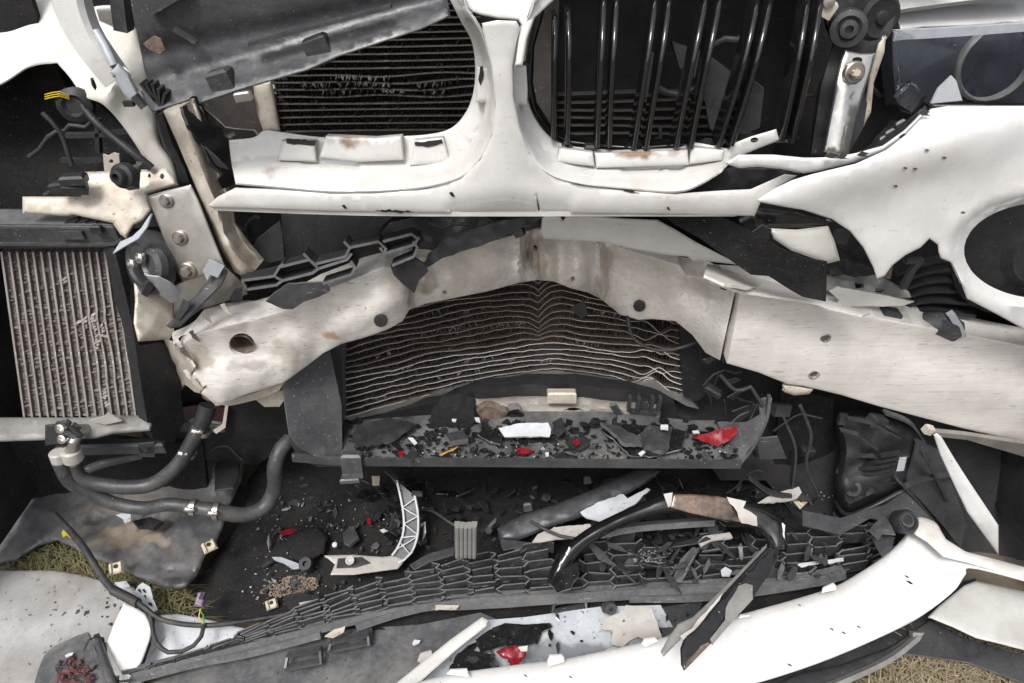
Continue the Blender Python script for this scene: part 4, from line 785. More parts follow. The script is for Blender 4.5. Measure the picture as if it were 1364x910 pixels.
ringL = plate('opening_frame', PRIMER, Y(lr), L_HOLE+[(338, 183), (305, 187), (308, 215)]+L_CRACK, gs_t, th=.003, grid=7, creases=[L_CREASE], wob=.0012, wfreq=.03, roll=(2.5, .002), ang=32, sm=True)
ringR = plate('opening_frame', PRIMER, Y(rr_), R_HOLE+[(978, 200)]+R_CRACK, gs_t, th=.003, grid=7, creases=[R_CREASE], wob=.0012, wfreq=.03, roll=(2.5, .002), ang=32, sm=True)
def pocket(poly, par, S, slot=None):
    p = plate('clip_pocket', PRIMER, S, poly, par, th=.014, back=(0, 1, -.2), grid=8, roll=(3, .004))
    if slot: plate('slot', HOLE, lambda x, y, o=0: S(x, y, o-.0012), slot, p, th=.002, grid=6, jag=.6, jstep=4)
    return p
PK = Y(lambda px, py: -.034+sag(px)-.0001*(py-190))
pocket([(374, 188), (419, 188), (422, 216), (371, 214)], ringL, PK, [(381, 185), (420, 188), (419, 194), (382, 191)])
pocket([(434, 181), (500, 184), (535, 181), (538, 213), (480, 216), (425, 210)], ringL, PK)
pocket([(552, 187), (590, 183), (600, 218), (546, 221)], ringL, PK, [(552, 190), (588, 186), (590, 191), (572, 196), (553, 194)])
pocket([(635, 88), (652, 92), (652, 138), (634, 136)], ringL, Y(lambda px, py: -.04+sag(px)), [(639, 90), (643, 88), (644, 104), (640, 114), (637, 106)])
pocket([(681, 90), (701, 88), (703, 120), (702, 142), (684, 138)], ringR, Y(lambda px, py: -.045))
pocket([(745, 197), (790, 203), (792, 222), (741, 216)], ringR, PK); pocket([(792, 204), (916, 200), (918, 220), (794, 224)], ringR, PK); pocket([(920, 196), (966, 200), (962, 214), (918, 219)], ringR, PK)
fl = plate('torn_tab', PRIMER, Y(-.01), [(966, 208), (975, 192), (1000, 182), (1034, 172), (1038, 187), (1010, 198), (982, 210), (968, 216)], gs_t, th=.003, grid=7, jag=.3, roll=(2, .002), holes=[[(1005+5.5*math.cos(t), 187+4*math.sin(t)) for t in np.linspace(0, 6.28, 12)[:-1]]])
# lower band and centre column, one panel
def band_d(px, py):
    low = np.clip((py-(250 if px < 600 or px > 760 else 240))/45, 0, 1)
    return -.078-.012*math.exp(-((px-668)/45)**2)*(1-low)+.006*low-.012*math.sin(low*math.pi)*.5+sag(px)
band = plate('nose_panel', WHITE, Y(band_d), [(277, 274), (290, 262), (314, 250), (370, 251), (440, 257), (510, 256), (570, 250), (615, 237), (640, 213), (655, 181), (660, 140), (655, 90), (643, 42), (642, 31), (662, 27), (688, 28), (692, 36), (690, 50), (683, 90), (684, 130), (692, 170), (705, 205), (730, 232), (770, 246), (830, 253), (900, 258), (960, 254), (1000, 252), (1045, 232), (1062, 234), (1040, 247), (1014, 268), (1005, 288), (860, 286), (721, 285), (720, 283), (715, 260), (717, 285), (560, 284), (440, 282), (340, 278), (282, 277)], gs_t, th=.004, grid=9, wob=.001, wfreq=.02, roll=(2.2, .0022))
plate('bonnet_nose', PRIMER, Y(lambda px, py: -.08+sag(px)+.0004*(30-py)), [(586, -40), (760, -40), (742, -4), (712, 24), (702, 52), (696, 88), (686, 88), (691, 52), (695, 34), (690, 27), (664, 25), (640, 20), (629, 16), (612, 2)], gs_t, th=.004, grid=9, wob=.001, roll=(3, .003))
sweep('lower_edge', [Y(lambda px, py: -.074+sag(px))(x, 277.5+8*math.sin(min(1, (x-280)/300)*1.57)) for x in range(284, 1004, 24)], [(-.003, .0), (.003, .0), (.003, .016), (-.003, .016)], PRIMER, gs_t, step=.03)
# small chips and cracks
for (a, b, c_, d_) in ((500, 281, 552, 283), (598, 257, 606, 262), (455, 274, 462, 278), (888, 277, 893, 280), (830, 254, 852, 257)):
    plate('paint_chip', HOLE, Y(lambda px, py: band_d(px, py)-.0012), [(a, b), ((a+c_)/2, b-1), (c_, d_), ((a+c_)/2, d_)], gs_t, th=.0008, grid=4, jag=.6, jstep=4)
plate('torn_backing', BLACK, Y(-.045), [(900, 258), (935, 244), (972, 224), (1000, 226), (1050, 226), (1066, 232), (1030, 244), (985, 252), (940, 256)], gs_t, th=.004, grid=7, wob=.005, wfreq=.08, jag=.5)
# right kidney: slats, frame
kg = plate('kidney_grille', GLOSS, Y(.012), [(722, -40), (712, 30), (705, 60), (700, 88), (700, 122), (706, 148), (728, 180), (752, 196), (790, 201), (850, 204), (905, 199), (960, 202), (985, 194), (1060, 190), (1066, 184), (985, 186), (960, 192), (900, 191), (850, 195), (792, 191), (756, 186), (734, 172), (716, 144), (710, 112), (712, 62), (724, 20), (732, -40)], gs_t, th=.02, back=(0, 1, 0), grid=8, roll=(3, .003))
box('frame_clip', Y(-.01)(697, 104), (.016, .02, .04), BLACK, kg, None, .003)
for q in ((755, 196), (785, 198)): box('frame_clip', Y(-.012)(*q), (.014, .014, .012), BLACK, kg, None, .003)
slat_lines = [((739, 22), (738, 186)), ((757, 14), (756, 193)), ((808, -40), (796, 197)), ((826, -40), (812, 197)), ((880, -40), (845, 199)), ((899, -40), (861, 200)), ((951, -40), (902, 197)), ((970, -40), (921, 199)), ((1019, -40), (958, 197)), ((1037, -40), (975, 195)), ((1085, -40), (1043, 189)), ((1102, -40), (1056, 192))]
for i, (a, b) in enumerate(slat_lines):
    bow = 3*math.sin(i*1.7)+(6 if i > 7 else 0)
    def yy(py): return -.026+.00002*(90-py)**2*(py < 90)*.32+(.01 if i > 7 else 0)
    mid = ((a[0]+b[0])/2+bow*.6, (a[1]+b[1])/2); q1 = ((a[0]*3+b[0])/4+bow*.5, (a[1]*3+b[1])/4); q2 = ((a[0]+3*b[0])/4+bow*.4, (a[1]+3*b[1])/4)
    lin = lambda s: (a[0]+(b[0]-a[0])*s+bow*.6*math.sin(s*math.pi), a[1]+(b[1]-a[1])*s); pts = [Y(yy(lin(s)[1]))(*lin(s)) for s in np.linspace(0, 1, 14)]
    sweep('slat', pts, [(-.0034, .004), (-.0027, .0008), (0, -.0004), (.0027, .0008), (.0034, .004), (.0028, .034), (-.0028, .034)], GLOSS, kg, ang=70, step=.01)

# ================================================================== torn white bumper corner at the right
bc = thing('bumper_corner', 'torn white bumper corner under the headlight with a ragged lower edge', 'bumper piece', Y(-.05)(1150, 300))
def bc_d(px, py):
    return -.105+.06*((max(px, 1010)-1010)/330)**1.4+.03*max(0, (230-py)/90)**2-.02*math.exp(-((py-(215+(1180-px)*.35))/40)**2)
corner = plate('corner_skin', WHITEB, Y(bc_d), [(1009, 266), (1030, 252), (1055, 240), (1082, 232), (1140, 218), (1180, 200), (1206, 180), (1228, 156), (1240, 145), (1262, 141), (1560, 141), (1560, 520), (1420, 470), (1330, 420), (1288, 398), (1284, 388), (1276, 366), (1268, 350), (1253, 344), (1250, 336), (1249, 326), (1238, 318), (1226, 330), (1206, 340), (1188, 354), (1178, 368), (1168, 371), (1163, 356), (1150, 330), (1132, 308), (1108, 292), (1070, 280), (1036, 274), (1010, 269)], bc, th=.0045, grid=11, wob=.003, wfreq=.013, jag=1.1, jbox=(1120, 285, 1290, 400), jstep=4, roll=(2.6, .0022),
      holes=[[(1392+108*math.cos(t), 334+64*math.sin(t)) for t in np.linspace(0, 6.28, 40)[:-1]]], relief=lambda x, y, d: .018*math.exp(-(max(0, math.hypot(x-1392, (y-334)*1.69)-108)/13)**2)-.003*math.exp(-((math.hypot(x-1392, (y-334)*1.69)-132)/6)**2))
lathe('lamp_recess', Y(.03)(1392, 334), (0, -1, .1), [(.12, -.02), (.11, -.02), (.06, -.005), (.05, .01), (.046, .01), (.046, .0), (.002, .002)], BLACK, bc, 30)
plate('upper_lip', WHITEB, Y(lambda px, py: -.075+.00012*(px-970)), [(964, 218), (984, 206), (1030, 206), (1070, 210), (1108, 210), (1140, 204), (1176, 194), (1204, 174), (1228, 150), (1236, 148), (1226, 162), (1206, 184), (1178, 202), (1140, 216), (1090, 228), (1070, 231), (1040, 225), (1010, 222), (985, 224)], bc, th=.004, grid=7, roll=(3, .004), jag=.3)
for (a, b) in ((1108, 207), (1122, 208), (1206, 182), (1226, 170), (1232, 150), (1270, 149), (1150, 205)):
    plate('torn_paint', GREYPL, Y(lambda px, py: -.083+.00012*(px-970)+(.016 if px > 1260 else 0)-(.012 if px > 1220 else 0)), [(a-9, b+2), (a-2, b-4), (a+7, b-1), (a+3, b+2), (a+9, b+4), (a-2, b+4)], bc, th=.001, grid=5, jag=.7, jstep=4)
for (a, b) in ((1193, 248), (1219, 225), (1206, 224), (1283, 283), (1235, 200), (1258, 210)):
    plate('paint_chip', RUST, Y(lambda px, py: bc_d(px, py)-.001), [(a-3, b), (a, b-1.5), (a+3.5, b), (a+1, b+2)], bc, th=.0006, grid=4)
rb = lathe
# ================================================================== loose pieces round the upper half
plate('panel_fragment', LINERP, Y(lambda px, py: -.05+.0001*(px-190)-.0009*max(0, py-(146-(px-200)*.285)+34)), [(168, -40), (176, 14), (186, 62), (192, 92), (198, 110), (187, 122), (194, 136), (203, 150), (253, 134), (256, 129), (262, 129), (266, 138), (330, 117), (410, 94), (450, 76), (520, 53), (560, 40), (600, 22), (590, -40)], None, th=.004, grid=10, wob=.0012, wfreq=.012, roll=(3, .003),
      relief=lambda x, y, d: -.004*math.exp(-((y-(118-(x-200)*.27))/5)**2)+.006*math.exp(-((y-(70-(x-200)*.2))/14)**2), lab='broken dark grey duct panel hanging diagonally across the left grille opening', cat='panel')
dp = bpy.data.objects['panel_fragment']
g = [box_geo(Y(-.07)(200+i*5, 116+i*3.4+abs(i-2)*2), .003, .016, .022, rotm(y=-28+i*14)) for i in range(5)]
v, f = merge(g); link('clip_fins', v, f, BLACK, dp, smooth=False)
box('clip_block', Y(-.062)(297, 108), (.026, .02, .026), DUSTY, dp, rotm(y=-14), .003)
box('clip_block', Y(-.04)(425, 66), (.028, .016, .03), DUSTY, dp, rotm(y=-18), .003)
sweep('panel_rib', [Y(-.06)(330, 60), Y(-.05)(420, 36), Y(-.04)(520, 10)], rect(.004, .012), GREYPL, dp)
sweep('panel_rib', [Y(-.058)(230, 40), Y(-.056)(260, 58)], rect(.003, .01), GREYPL, dp); sweep('panel_rib', [Y(-.058)(200, 20), Y(-.056)(250, -10)], rect(.003, .01), GREYPL, dp)
plate('rusty_scrap', RUST, Y(-.062), [(190, 58), (204, 48), (214, 52), (220, 66), (212, 72), (198, 66)], dp, th=.002, grid=6)
# honeycomb fragment lying on the beam
hf = thing('grille_fragment', 'broken black honeycomb grille fragment lying along the top of the beam', 'grille fragment', Y(-.03)(440, 350))
def wall(S, pts, back, w, outl):
    P = [S(*p) for p in pts]; outl.append(sweep_geo(P, [(-w/2, 0), (w/2, 0), (w/2*.8, back), (-w/2*.8, back)], (0, .95, -.1), None, .03, False))
FS = Y(lambda px, py: -.065+.00012*(px-320))
G = []
for pts in ([(322, 374), (365, 368), (372, 356), (412, 346), (420, 352)], [(328, 386), (368, 380), (376, 374), (416, 364), (424, 358), (462, 346), (468, 338)], [(365, 368), (376, 374)], [(412, 346), (424, 358)], [(322, 374), (328, 386)],
            [(372, 356), (378, 352)], [(420, 352), (460, 342), (466, 330), (504, 322), (514, 332), (508, 344)], [(430, 378), (468, 366), (473, 356), (467, 348)], [(506, 330), (512, 338), (552, 326), (558, 316)], [(522, 354), (551, 342), (556, 330), (550, 322)], [(466, 330), (458, 322)], [(326, 380), (328, 387)], [(510, 322), (548, 312), (556, 318)], [(412, 346), (404, 338)]): wall(FS, pts, .022, .004, G)
link('honeycomb', *merge(G), BLACK, hf, smooth=False, rim=(EDGE, (0, -1, .1)))
sweep('top_rail', [Y(-.045)(322, 372), Y(-.03)(410, 350), Y(-.015)(500, 328), Y(-.01)(560, 312)], [(-.004, 0), (.012, 0), (.012, .006), (-.004, .006)], BLACK, hf)
plate('broken_flange', GREYPL, Y(lambda px, py: -.06+.0001*(px-350)), [(354, 402), (366, 390), (384, 378), (432, 376), (440, 388), (424, 396), (405, 402), (390, 412), (378, 412)], hf, th=.003, grid=8, wob=.002, jag=.4)
plate('broken_flange', BLACK, Y(-.03), [(520, 354), (550, 342), (566, 352), (570, 362), (558, 374), (552, 391), (536, 378), (524, 366)], hf, th=.003, grid=8, wob=.003)
plate('torn_flake', DUSTY, Y([(565, 350, .02), (720, 290, .06), (640, 330, .035)]), [(562, 354), (570, 338), (576, 334), (584, 328), (596, 316), (624, 308), (660, 296), (700, 290), (722, 290), (712, 298), (690, 304), (660, 318), (645, 326), (612, 336), (596, 342), (580, 350), (566, 358)], None, th=.003, grid=8, wob=.006, wfreq=.05, jag=.9, lab='ragged dusty black flake stuck above the beam left of its kink', cat='shard')
plate('torn_trim', PRIMER, Y([(722, 300, .03), (985, 350, .01), (860, 300, .02)]), [(722, 290), (728, 287), (746, 288), (750, 294), (754, 288), (800, 288), (830, 291), (876, 293), (900, 306), (926, 322), (986, 353), (940, 348), (922, 347), (916, 342), (890, 340), (850, 333), (800, 322), (760, 320), (724, 318), (720, 310)], None, th=.004, grid=9, wob=.003, wfreq=.03, roll=(3, .003), lab='torn white trim strip wedged between grille surround and beam', cat='trim')
plate('rubber_strip', SHIELD, Y(lambda px, py: -.035-.00016*(px-880)+.012*math.sin((px-880)/220*3.1)), [(884, 288), (930, 287), (964, 290), (996, 306), (1036, 330), (1070, 344), (1102, 350), (1101, 378), (1100, 402), (1070, 396), (1052, 386), (1024, 368), (1000, 366), (966, 342), (930, 316), (900, 300)], None, th=.003, grid=10, wob=.004, wfreq=.02, lab='flat black rubber strip slanting over the right half of the beam', cat='strip')
plate('rubber_scrap', DUSTY, Y(.01), [(1002, 310), (1016, 300), (1028, 306), (1024, 320)], None, th=.003, grid=6, lab='small dark scrap standing behind the rubber strip under the surround', cat='shard')
bb = plate('broken_bracket', GREYPL, Y([(222, 436, -.06), (300, 350, -.03), (280, 400, -.05)]), [(221, 434), (236, 420), (262, 392), (282, 368), (296, 352), (304, 362), (296, 380), (278, 398), (262, 414), (240, 436), (228, 438)], None, th=.008, grid=8, wob=.003, roll=(2, .003), lab='splintered dark bracket with a pale blue end lying on the beam end', cat='shard')
plate('pale_end', BLUEGREY, Y(-.045), [(270, 360), (278, 347), (298, 356), (290, 370), (280, 366), (276, 374)], bb, th=.004, grid=6)
plate('bracket_flap', GREYPL, Y(-.06), [(232, 426), (244, 398), (252, 402), (250, 412), (238, 428)], bb, th=.003, grid=6)
plate('foil_flap', BLUEGREY, Y([(152, 336, -.05), (200, 288, -.03), (190, 320, -.05)]), [(150, 338), (160, 322), (176, 315), (188, 304), (197, 290), (202, 284), (196, 302), (184, 318), (166, 328)], None, th=.002, grid=6, wob=.004, lab='thin pale grey flap bent over the round horn', cat='flap')
plate('rubber_flap', BLUEGREY, Y([(190, 366, -.075), (240, 390, -.05), (220, 372, -.07)]), [(192, 366), (212, 368), (228, 376), (241, 388), (238, 402), (228, 404), (214, 394), (204, 378)], None, th=.003, grid=6, wob=.004, roll=(3, .004), lab='curled grey rubber flap hanging below the round horn', cat='flap')
plate('dark_scrap', BLACK, Y(-.045), [(306, 396), (312, 386), (322, 384), (322, 400), (308, 402)], None, th=.003, grid=6, lab='small black scrap on the beam left of the honeycomb fragment', cat='shard')

# ================================================================== shards lying on the undertray
def shard(name, m, poly, S, lab, grp=None, th=.003, cat='shard', **k):
    k.setdefault('jag', .45); k.setdefault('jstep', 5); k.setdefault('wob', .0015); k.setdefault('wfreq', .08)
    return plate(name, m, S, poly, None, th=th, grid=7, lab=lab, cat=cat, grp=grp, **k)
TR = Z(.268)
def TRz(h): return Z(.268+h)
BL = 'black plastic shards on the undertray'
shard('white_shard', PANELB, [(664, 570), (690, 564), (730, 563), (734, 572), (732, 582), (700, 581), (672, 582), (668, 576)], Z(lambda px, py: .285+.0004*(580-py)), 'pale bluish white plate lying on the undertray', th=.004)
shard('black_shard', BLACK, [(572, 566), (586, 545), (612, 538), (628, 544), (634, 560), (618, 578), (592, 582)], Y(.03), 'bulky dark block leaning at the back of the undertray', BL, th=.03)
shard('black_shard', BLACK, [(475, 566), (520, 556), (556, 566), (540, 576), (520, 590), (490, 596), (468, 588)], TRz(.012), 'black fragment in the left corner of the undertray', BL, wob=.004, wfreq=.09, jag=1.2)
shard('black_shard', GLOSSD, [(636, 578), (660, 570), (670, 576), (666, 592), (652, 588)], TRz(.012), 'black pointed shard touching the bluish white plate', BL, jag=.5)
shard('black_shard', DUSTY, [(592, 578), (616, 572), (624, 584), (600, 588)], TRz(.02), 'dusty black clip in front of the bulky dark block', BL, th=.012)
shard('black_shard', BLACK, [(736, 562), (748, 556), (754, 572), (744, 582), (738, 578)], TRz(.015), 'black splinter right of the bluish white plate', BL, jag=.8)
shard('black_shard', GLOSSD, [(732, 606), (750, 602), (770, 608), (768, 612), (740, 611)], TRz(.004), 'thin black sliver by the front lip of the tray', BL, jag=.5)
shard('black_shard', BLACK, [(752, 588), (766, 580), (782, 582), (786, 590), (776, 598), (760, 596)], TRz(.006), 'ragged black shard under the small red chip', BL, jag=1.2)
shard('black_shard', GLOSSD, [(800, 572), (830, 566), (880, 566), (915, 575), (908, 598), (870, 608), (838, 606), (822, 590)], TRz(.008), 'broad gloss black sheet on the right of the undertray', BL, wob=.006, wfreq=.05, jag=.8)
shard('black_shard', DUSTY, [(800, 562), (826, 568), (850, 582), (856, 592), (830, 590), (822, 580)], TRz(.03), 'curved dusty arm lying across the gloss black sheet', BL, th=.008, wob=.004)
shard('black_shard', DUSTY, [(812, 542), (820, 540), (834, 558), (826, 562)], Y(.06), 'dark clip propped against the cross member', BL, th=.01)
shard('black_shard', GREYPL, [(934, 602), (940, 600), (950, 612), (944, 614)], TRz(.006), 'small grey stick near the right corner of the tray', BL, th=.006)
shard('black_shard', GLOSSD, [(668, 552), (690, 545), (700, 556), (690, 568), (676, 566)], Y(.055), 'black chunk behind the bluish white plate', BL, th=.02, wob=.008, wfreq=.09, jag=.8)
shard('black_shard', BLACK, [(538, 608), (550, 598), (558, 604), (550, 614)], TRz(.008), 'small black lump left of the wood splinter', BL, jag=.8, th=.006)
shard('fan_part', DUSTY, [(852, 578), (864, 566), (896, 570), (890, 600), (860, 600)], TRz(.015), 'broken dark hub with pale tag on the right of the undertray', th=.01, wob=.006, wfreq=.1)
shard('rusty_chunk', RUST, [(634, 548), (652, 542), (676, 550), (668, 562), (644, 564)], Y(.05), 'flaky brown rusty chunk at the back of the undertray', th=.014, wob=.008, wfreq=.09, jag=1, cat='chunk')
shard('splinter', WOOD, [(585, 606), (598, 600), (611, 594), (604, 600), (588, 607)], TRz(.006), 'thin orange splinter lying on the dusty tray', th=.002, cat='splinter')
RG = 'red lens chips on the tray'
shard('red_chip', RED, [(686, 598), (698, 596), (710, 600), (702, 604), (690, 603)], TRz(.007), 'flat red chip in front of the bluish white plate', RG)
shard('red_chip', RED, [(762, 588), (769, 585), (773, 590), (768, 593)], TRz(.02), 'little red chip on a ragged black shard', RG)
shard('red_chip', RED, [(530, 602), (536, 600), (538, 608), (532, 606)], TRz(.008), 'tiny red chip at the left of the tray', RG)
shard('red_lens', RED, [(922, 580), (940, 578), (956, 572), (982, 568), (982, 578), (970, 588), (956, 594), (936, 588)], Z(lambda px, py: .275+.0006*(594-py)), 'large red lens shard at the right end of the undertray', cat='lens shard', wob=.003)
WG = 'white chips on the tray'
for poly, lab in (([(543, 583), (550, 583), (556, 590), (552, 593)], 'curved white chip on the left of the tray'), ([(850, 604), (856, 600), (860, 602), (854, 608)], 'white chip on the front edge of the gloss black sheet'), ([(922, 574), (930, 573), (932, 577), (924, 577)], 'white chip left of the large red lens shard'), ([(726, 603), (731, 602), (731, 608), (727, 608)], 'white chip beside the thin black sliver'), ([(880, 566), (890, 566), (890, 573), (880, 572)], 'square pale tag on the broken dark hub'), ([(632, 556), (638, 556), (640, 563), (634, 561)], 'white chip beside the rusty chunk'), ([(602, 558), (608, 558), (607, 562), (602, 561)], 'white chip on the bulky dark block')):
    shard('white_chip', PANELB, poly, TRz(.03) if poly[0][1] < 580 else TRz(.012), lab, WG, th=.002, cat='chip')
def crumbs(name, poly, S, n, m, smin, smax, seed, lab, par=None):
    rnd = random.Random(seed); A = np.array(poly, float); x0, y0 = A.min(0); x1, y1 = A.max(0); gg = []; c = 0
    while c < n:
        q = np.array([[rnd.uniform(x0, x1), rnd.uniform(y0, y1)]])
        if not inside(list(A), q)[0]: continue
        c += 1; s = rnd.uniform(smin, smax); p = S(*q[0])+Vector((0, 0, s*.3)); vs, fs = box_geo(p, s*rnd.uniform(.6, 1.6), s, s*rnd.uniform(.2, .8), rotm(rnd.uniform(-40, 40), rnd.uniform(-40, 40), rnd.uniform(0, 180)))
        vs = [v+Vector((rnd.gauss(0, s*.15), rnd.gauss(0, s*.15), 0)) for v in vs]; gg.append((vs, fs))
    o = link(name, *merge(gg), m, par, smooth=False, kind='stuff')
    if not par: tag(o, lab, 'debris')
    return o
traypoly = [(460, 612), (480, 590), (560, 582), (640, 588), (760, 590), (900, 596), (970, 590), (978, 614), (800, 614)]
crumbs('tray_crumbs', traypoly, TRz(-.003), 260, DUSTY, .001, .004, 1, 'dark crumbs scattered along the undertray')
crumbs('pale_tray_crumbs', traypoly, TRz(-.003), 110, PANELG, .0008, .0026, 2, 'pale crumbs scattered along the undertray')

rr0 = random.Random(77); gg = []
for i in range(420):
    x = rr0.uniform(462, 990); y = 560+52*rr0.random()**.8; s = rr0.uniform(.002, .008)*(1.6 if y < 585 else .8); p = TRz(-.002)(x, y); ns = rr0.randint(4, 6); an0 = rr0.uniform(0, 6.28); R = rotm(rr0.uniform(-25, 25), rr0.uniform(-25, 25), 0)
    top_ = [p+R@Vector((math.cos(an0+6.28*k/ns)*s*rr0.uniform(.4, 1.5), math.sin(an0+6.28*k/ns)*s*rr0.uniform(.4, 1.3), .003)) for k in range(ns)]; bot_ = [v-Vector((0, 0, .002)) for v in top_]
    gg.append((top_+bot_, [tuple(range(ns)), tuple(ns+k for k in reversed(range(ns)))]+[(k, (k+1) % ns, ns+(k+1) % ns, ns+k) for k in range(ns)]))
o = link('tray_rubble', *merge(gg), GLOSSD, None, smooth=False, kind='stuff'); tag(o, 'small broken black plastic bits heaped over the undertray', 'debris')
# ================================================================== on the ground: shields, liner, panels
plate('underbody_shield', SHIELD, Z(lambda px, py: .0+.004*math.sin(px/60)+.02*max(0, (700-py)/150)), [(322, 690), (330, 640), (360, 600), (420, 560), (980, 560), (1250, 640), (1230, 760), (1180, 800), (1000, 830), (700, 850), (560, 850), (380, 826), (300, 826), (246, 810), (240, 795), (262, 778), (290, 735)], None, th=.006, grid=16, wob=.004, wfreq=.02, roll=(5, .004), lab='black felt underbody shield lying flat under the torn nose', cat='shield')
def lin_z(px, py):
    bowl = math.exp(-((px-170)/70)**2-((py-700)/40)**2)
    return .055-.03*bowl+.05*max(0, (660-py)/90)+.0002*(px-200)*(1 if px < 200 else -.6)
liner = plate('arch_liner', LINER, Z(lin_z), [(-90, 640), (20, 640), (110, 650), (180, 640), (232, 618), (250, 600), (262, 575), (296, 570), (318, 584), (327, 606), (322, 640), (306, 674), (298, 700), (286, 728), (275, 738), (262, 768), (248, 782), (226, 785), (206, 778), (178, 766), (150, 752), (118, 742), (96, 728), (76, 720), (50, 728), (20, 748), (-120, 780)], None, th=.004, grid=7, wob=.007, wfreq=.03, roll=(5, .008),
      relief=lambda x, y, d: .004*noise.noise(Vector((x*.09, y*.13, 3)))+.006*math.exp(-((y-(764-(265-x)*.12))/4.5)**2)*(1 if 212 < x < 268 else 0)-.007*math.exp(-((x-(287-(y-600)*.02))/3)**2)*(1 if 590 < y < 660 else 0)-.005*math.exp(-((x-262)/3)**2)*(1 if 715 < y < 745 else 0)+.006*math.sin((x+y*2)/14)*math.exp(-((x-180)/70)**2-((y-705)/40)**2), lab='dusty dark wheel arch liner with a muddy hollow and beige clips', cat='liner')
plate('liner_lump', BLACK, Z(.07), [(176, 694), (200, 688), (216, 694), (204, 704), (184, 700)], liner, th=.01, grid=6, wob=.006, wfreq=.1, jag=1)
plate('liner_window', BLACK, Z(.085), [(286, 622), (300, 600), (318, 594), (320, 630), (312, 652), (286, 655)], liner, th=.002, grid=8, roll=(3, .003))
def clipthing(q, z, rz, lab, grp='beige panel clips', s=1.0, tilt=25):
    c = Z(z)(*q); R = rotm(x=tilt, z=rz)
    t = thing('panel_clip', lab, 'clip', c, grp)
    link('clip_plate', *box_geo(c, .024*s, .02*s, .005, R, .0015), CLIP, t, smooth=False)
    g = []
    for sx in (-1, 1): g.append(box_geo(c+R@Vector((sx*.008*s, 0, .004)), .004*s, .018*s, .006, R, .001))
    link('clip_jaw', *merge(g), CLIP, t, smooth=False)
    lathe('clip_hole', c+R@Vector((0, .003*s, .0025)), R@Vector((0, 0, 1)), [(.004*s, 0), (.004*s, .0012), (.0022*s, .0012)], HOLE, t, 10)
    return t
clipthing((155, 757), .075, 20, 'beige clip on the lower left edge of the muddy liner')
clipthing((279, 728), .075, 35, 'beige clip on the right edge of the muddy liner', tilt=15)
clipthing((362, 805), .012, 25, 'beige clip lying alone on the black shield left of the honeycomb grille', s=.85)
clipthing((1066, 669), .1, 40, 'beige clip beside the white shard under the right beam', s=.9)
clipthing((1182, 681), .1, 20, 'beige clip near the round sensor at the tip of the white bumper lip', s=.8)
plate('beige_scrap', CLIP, Z(.06), [(495, 634), (506, 634), (505, 646), (496, 646)], None, th=.002, grid=5, jag=.5, lab='small beige scrap on the black shield beside the tray bracket', cat='scrap')
plate('white_scrap', PANELB, Z(.105), [(154, 686), (162, 684), (174, 685), (174, 694), (166, 697), (163, 691)], None, th=.002, grid=5, lab='small white scrap on the lower hose by the muddy hollow', cat='scrap')
lf = thing('fallen_leaf', 'small yellow leaf at the left edge of the liner', 'leaf', Z(.07)(84, 708))
for poly in ([(82, 710), (86, 702), (90, 712), (84, 716)], [(88, 708), (94, 706), (95, 718), (90, 714)]): plate('leaf_blade', LEAF, Z(.07), poly, lf, th=.0006, grid=4)
plate('dusty_panel', PANELDUST, Z(lambda px, py: .012+.0001*(860-py)), [(-120, 760), (70, 760), (110, 766), (150, 778), (178, 782), (194, 800), (184, 812), (176, 840), (160, 870), (190, 960), (-120, 960)], None, th=.004, grid=14, wob=.003, wfreq=.02, roll=(3, .003), lab='large dusty grey white panel flat on the grass at the lower left', cat='panel')
plate('soot_patch', GRIME, Z(lambda px, py: .0145+.0001*(860-py)), [(60, 872), (96, 850), (116, 842), (130, 866), (140, 890), (160, 920), (40, 930)], bpy.data.objects['dusty_panel'], th=.001, grid=8, sm=True, jag=2)
plate('white_sheet', PANELB, Z(lambda px, py: .004+.0003*(870-py)), [(182, 912), (200, 862), (208, 820), (236, 818), (262, 822), (330, 838), (342, 846), (300, 862), (240, 886)], None, th=.004, grid=12, roll=(3, .003), lab='smooth bluish white panel under the cable loop', cat='panel')
plate('white_shard', WHITEB, Z(lambda px, py: .045+.0003*(860-py)), [(142, 856), (152, 830), (165, 803), (180, 808), (194, 818), (203, 836), (200, 852), (190, 880), (178, 905), (166, 906), (156, 888)], None, th=.004, grid=9, roll=(3, .003), lab='bright white kite shaped shard between dusty panel and bluish panel', cat='shard')
ps = plate('printed_scrap', PANELB, Z(.05), [(177, 792), (184, 780), (190, 776), (200, 782), (204, 798), (210, 812), (204, 815), (194, 806)], None, th=.002, grid=6, lab='white scrap with black scuffs beside the cable', cat='scrap')
for (a, b) in ((186, 786), (194, 794), (200, 804), (192, 786)): plate('scuff', HOLE, Z(.0512), [(a-3, b), (a, b-2), (a+3, b+4), (a, b+3)], ps, th=.0005, grid=4, jag=.8, jstep=3)
plate('bluish_chip', PANELB, Z(.02), [(152, 776), (168, 774), (174, 782), (174, 790), (160, 784)], None, th=.003, grid=6, lab='bluish chip under the cable beside the green grass', cat='chip')
hz = Z(lambda px, py: .075+.0*px)
har = thing('wiring_harness', 'black taped wiring harness with a hanging loop and connector at the lower left', 'cable', hz(210, 820))
tube('main_cable', [Z(.1)(72, 686), Z(.1)(92, 706), Z(.1)(112, 730), Z(.09)(128, 756), Z(.08)(150, 786), Z(.075)(176, 798), Z(.07)(196, 812), Z(.06)(212, 824), Z(.05)(240, 831), Z(.045)(280, 833), Z(.04)(330, 827), Z(.04)(380, 818), Z(.035)(420, 806)], lambda t: .0062-.002*(t > .42)-.0015*(t > .75), CABLE, har)
